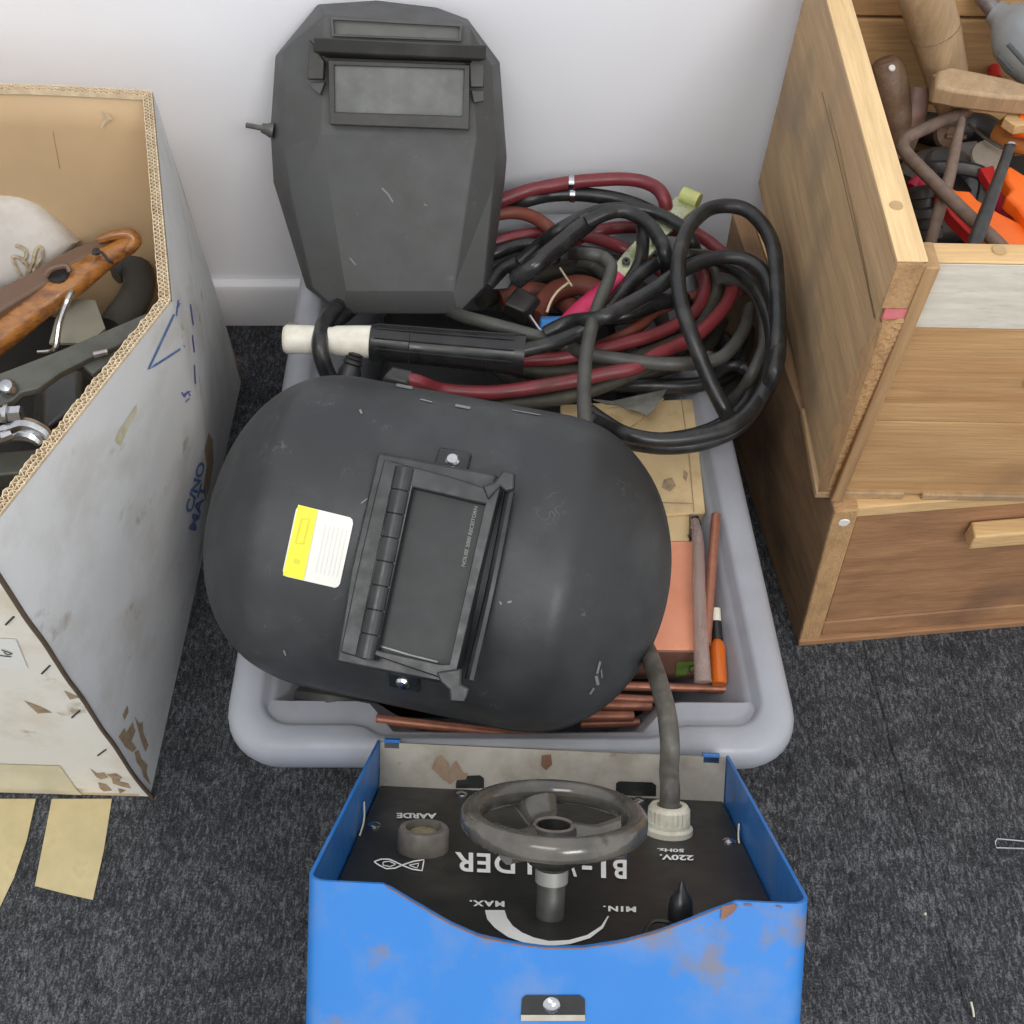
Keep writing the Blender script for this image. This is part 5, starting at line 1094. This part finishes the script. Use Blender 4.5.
stick([(962, 119, .452), (955, 150, .445), (948, 182, .432), (938, 215, .42), (930, 246, .40)], [.0035, .0052, .0058, .0058, .005], m_iron, 'iron_spike', 'reddish iron spike crossing the bent hook', 'spike', n=8)
mb = MB(); mb.tube([P(1010, 146, .470), P(1000, 175, .466), (P(985, 215, .46)), P(972, 250, .45)], [.0045, .005, .0062, .0065], n=10); sp_ = thing('steel_punch', 'dark grey steel punch with a bright tip leaning over the front of the upper crate', 'punch', P(990, 200, .40)); obj('shaft', mb, m_steel_d, sp_, smooth=50)
mb = MB(); mb.lathe([(.0058, 0), (.005, .002), (.002, .003)], P(1010.5, 146, .470), P(1012, 140, .472)-P(1011, 146, .469), n=12); obj('tip', mb, m_chrome, sp_)
# grey machine
gm = thing('grey_power_tool', 'rounded grey metal tool body with a ribbed pipe, at the top right corner', 'tool', P(1010, 40, .42))
a = P(998, 14, .50); b = P(1045, 52, .49); mb = MB(); mb.lathe([(.011, -.004), (.013, .004), (.022, .014), (.030, .026), (.034, .045), (.034, .09)], a, b-a, n=28); obj('body', mb, m_grey_p, gm, smooth=50)
mb = MB(); c = P(978, -12, .51); mb.tube([a, P(988, 2, .505), c], .0085, n=14, sub=3); obj('pipe', mb, mat('pipe_grey', S(132, 124, 126), .3, .4, ds=60, dirt=S(90, 84, 84), amt=.5), gm)
for (p0, p1) in (((998, 55, .515), (1012, 70, .505)), ((1008, 44, .523), (1026, 64, .513))): mb = MB(); mb.tube([P(*p0), P(*p1)], .0022, n=8, sub=1); obj_each('rib', mb, m_darkbox, gm)
# orange tools
og = thing('orange_clamp', 'orange plastic clamp with red edges lying under the iron hook', 'clamp', P(980, 200, .38))
mb = MB(); mb.prism([P(u, v, .415) for u, v in [(944, 182), (956, 190), (970, 191), (978, 200), (1000, 213), (1050, 238), (1050, 256), (1006, 252), (975, 226), (955, 202)]], (0, 0, -.014)); obj('arm', mb, m_or, og, bevel=.002)
mb = MB(); mb.prism([P(u, v, .408) for u, v in [(934, 186), (942, 180), (962, 212), (984, 236), (974, 238), (950, 214)]], (0, 0, -.012)); obj('red_edge', mb, m_rd, og, bevel=.001)
og = thing('orange_grip', 'orange plastic grip with a notch at the right edge of the frame', 'grip', P(1015, 190, .38))
mb = MB(); mb.prism([P(u, v, .425) for u, v in [(1004, 168), (1010, 165), (1024, 174), (1060, 190), (1060, 230), (1030, 224), (1018, 206), (1006, 196), (1012, 188), (1006, 180)]], (0, 0, -.016)); obj('grip_body', mb, m_or, og, bevel=.003)
mb = MB(); mb.prism([P(u, v, .41) for u, v in [(980, 168), (994, 165), (996, 176), (990, 184)]], (0, 0, -.01)); tag(obj('red_plastic_jaw', mb, m_rd, bevel=.001), 'small red plastic jaw beside the bright punch', 'jaw')
stick([(990, 190, .385), (1004, 200, .385), (1010, 215, .385)], .012, m_mag, 'magenta_rag', 'crumpled magenta rubber between the two orange tools', 'rubber')
stick([(912, 188, .38), (920, 180, .385), (926, 196, .38)], .007, m_mag, 'magenta_piece', 'small magenta rubber piece left of the dark knurled knob', 'rubber')
stick([(908, 196, .375), (914, 206, .375)], .009, m_mag, 'magenta_piece', 'lower magenta rubber piece touching the left wall of the upper crate', 'rubber', sub=1)
# dark stacked collars
mb = MB(); a = P(926, 238, .36); b = P(924, 186, .40); d = b-a; L_ = d.length; mb.lathe([(.016, 0), (.016, L_*.18), (.012, L_*.2), (.012, L_*.4), (.0185, L_*.42), (.0185, L_*.58), (.013, L_*.62), (.013, L_*.78), (.017, L_*.8), (.016, L_*.96), (.012, L_)], a, d, n=22); tag(obj('knurled_knob', mb, m_steel_d, smooth=30), 'dark green-grey stepped metal knob in the front left corner of the upper crate', 'knob')
mb = MB(); mb.tube([P(905, 178, .385), P(915, 164, .39), P(935, 156, .395), P(955, 158, .395), P(966, 166, .392)], .010, n=10, flat=(1.1, .5)); mb.lathe([(.013, -.004), (.011, .006), (.008, .010)], P(936, 163, .395), (0, -.2, 1), n=16); tag(obj('ring_bracket', mb, m_steel, smooth=50), 'curved grey steel bracket with a round boss under the spike', 'bracket')
mb = MB(); mb.tube([P(905, 170, .375), P(930, 168, .40), P(960, 168, .405), P(984, 176, .40), P(983, 200, .385), P(975, 214, .375)], .0035, n=8, flat=(1, 2.0)); tag(obj('black_strap_clip', mb, m_steel_d), 'thin bent dark clip behind the iron hook', 'clip')
mb = MB(); mb.prism([P(u, v, .385) for u, v in [(925, 176), (958, 172), (972, 190), (966, 200), (945, 196)]], (0, 0, -.006)); tag(obj('black_plate', mb, m_black), 'black flat plate under the dark clip', 'plate')
mb = MB(); mb.lathe([(.017, 0), (.018, .003), (.017, .006)], P(988, 158, .40), (-.1, -.35, 1), n=24); tag(obj('grey_disc', mb, m_disc), 'round beige-grey disc right of the iron spike', 'disc')
mb = MB(); mb.lathe([(.012, 0), (.013, .006), (.006, .014)], P(942, 137, .39), (.4, -.5, .7), n=16); mb.tube([P(946, 136, .40), P(966, 137, .40)], .0025, n=8, sub=1); tag(obj('dark_socket', mb, w_handle_b), 'dark round socket with a thin pin behind the spike', 'socket')
mb = MB(); mb.tube([P(968, 124, .42), P(985, 138, .42), P(1002, 148, .42)], .0016, n=6, sub=3); tag(obj('thin_wire', mb, m_steel), 'thin bright wire running towards the punch tip', 'wire')
mb = MB()
sp0 = P(998, 158, .40); sp1 = P(1014, 140, .40); pts = []
for k in range(90): 
    t = k/89; c_ = sp0.lerp(sp1, t); an = k*2*math.pi/9; pts.append(c_+Vector((0, 0, 1))*.007*math.sin(an)+Vector((.7, -.7, 0))*.007*math.cos(an))
mb.tube(pts, .0011, n=5, sub=1); tag(obj('coil_spring', mb, m_chrome, smooth=60), 'small bright coil spring next to the punch tip', 'spring')
mb = MB(); mb.prism([P(u, v, .39) for u, v in [(958, 142), (978, 140), (980, 160), (968, 166), (958, 156)]], (0, 0, -.008)); tag(obj('grey_plate', mb, m_grey_p, bevel=.002), 'small grey plate between the spike and the beige-grey disc', 'plate')
mb = MB(); mb.prism([P(u, v, .38) for u, v in [(966, 178), (980, 172), (986, 210), (976, 212)]], (0, 0, -.008)); tag(obj('grey_strip', mb, m_grey_p, bevel=.002), 'pale grey strip inside the bend of the dark clip', 'strip')
stick([(1000, 128, .42), (1018, 138, .42), (1045, 142, .42)], [.014, .015, .014], mat('amber_wood', S(190, 122, 60), .5, ds=20), 'amber_handle', 'amber wooden handle under the carved pale piece', 'handle')
stick([(1016, 124, .445), (1050, 132, .445)], [.012, .012], m_or, 'orange_tool', 'bright orange handle tip at the right edge above the punch', 'handle', sub=1)
mb = MB(); mb.prism([P(u, v, .455) for u, v in [(1004, 118), (1012, 104), (1030, 112), (1030, 124), (1016, 126)]], (0, 0, -.01)); tag(obj('wood_chip', mb, w_batten, bevel=.001), 'pale square wood chip below the carved piece', 'wood')
stick([(972, 60, .40), (978, 40, .42), (977, 22, .44)], [.003, .005, .006], m_steel_d, 'pointed_tool', 'dark pointed blade standing behind the thick pale handle', 'blade')
stick([(978, 62, .40), (990, 56, .41), (1000, 52, .41)], [.008, .008, .006], m_darkbox, 'dark_scrap', 'dark scrap against the back boards of the upper crate', 'scrap')
stick([(870, 48, .36), (885, 56, .37)], .008, m_black, 'black_corner_clip', 'black clip in the far left corner of the upper crate', 'clip', sub=1)
stick([(992, 62, .42), (996, 80, .42)], .006, m_rd, 'dark_red_knob', 'dark red knob below the grey machine', 'knob', sub=1)
stick([(905, 120, .35), (940, 130, .35), (975, 128, .35), (1010, 150, .35)], .018, m_steel_d, 'steel_pipe', 'dark steel pipe lying deep beneath the hook and spike', 'pipe')
stick([(905, 230, .34), (950, 225, .34), (1000, 215, .34), (1040, 200, .34)], .018, m_steel, 'grey_pipe', 'grey pipe deep down along the front board of the upper crate', 'pipe')
# ================================================================== FLOOR BITS
def strip_floor(poly, lab, zz=.0008):
    mb = MB(); mb.prism([P(u, v, zz) for u, v in poly], (0, 0, .0006)); return tag(obj('tape_strip', mb, m_tape, smooth=None), lab, 'tape')
strip_floor([(52, 799), (112, 799), (104, 850), (93, 900), (66, 894), (35, 886)], 'wide beige tape strip on the carpet, right one below the cardboard box')
strip_floor([(4, 799), (36, 799), (27, 840), (14, 878), (-6, 920), (-10, 850)], 'beige tape strip on the carpet, curling out at the left edge')
strip_floor([(-30, 799), (15, 799), (0, 850), (-30, 900)], 'beige tape strip partly beneath the left edge one', .0001)
mb = MB(); mb.tube([P(1030, 842, .004), P(997, 839, .004), P(995, 842, .004), P(996, 848, .004), P(1030, 849, .004)], .0011, n=6, sub=1)
tag(obj('wire_clip', mb, m_chrome), 'small bent wire clip on the carpet at the right edge', 'clip')
mb = MB(); mb.tube([P(971, 1002, .002), P(973, 1010, .002), P(974, 1017, .002)], .001, n=6); tag(obj('thread', mb, m_cream), 'short pale thread on the carpet at the lower right', 'thread')
mb = MB(); mb.lathe([(.0014, 0), (.001, .002)], P(925, 914, 0), (0, 0, 1), n=8); tag(obj('crumb', mb, m_cream), 'tiny pale crumb on the carpet right of the welding machine', 'crumb')
# carpet tile joint
# ================================================================== CAMERA, LIGHT
cam = bpy.data.cameras.new('camera'); co = bpy.data.objects.new('camera', cam); COL.objects.link(co)
cm = M.to_4x4(); cm.translation = C0; co.matrix_world = cm
cam.sensor_width = 36; cam.lens = F/1024*36; cam.clip_start = .02; cam.clip_end = 50
bpy.context.scene.camera = co
def area(name, loc, size, power, col, tgt=(0, .5, 0)):
    l = bpy.data.lights.new(name, 'AREA'); l.shape = 'RECTANGLE'; l.size, l.size_y = size; l.energy = power; l.color = col
    o = bpy.data.objects.new(name, l); COL.objects.link(o); o.location = loc
    d = Vector(tgt)-Vector(loc); o.rotation_euler = d.to_track_quat('-Z', 'Y').to_euler(); return o
area('ceiling_light_panel', (-.5, -.6, 2.6), (1.2, .6), 14, (1, .98, .95), (-.1, .6, 0))
area('ceiling_light_panel', (1.1, -1.8, 2.5), (1.2, .6), 34, (1, .98, .96), (0, .5, 0))
w = bpy.data.worlds.new('world'); bpy.context.scene.world = w; w.use_nodes = True
w.node_tree.nodes['Background'].inputs[0].default_value = (.97, .98, 1.0, 1); w.node_tree.nodes['Background'].inputs[1].default_value = .98
sc = bpy.context.scene; sc.view_settings.view_transform = 'Standard'; sc.view_settings.look = 'None'; sc.view_settings.exposure = .12; sc.view_settings.gamma = 1; sc.view_settings.use_curve_mapping = False
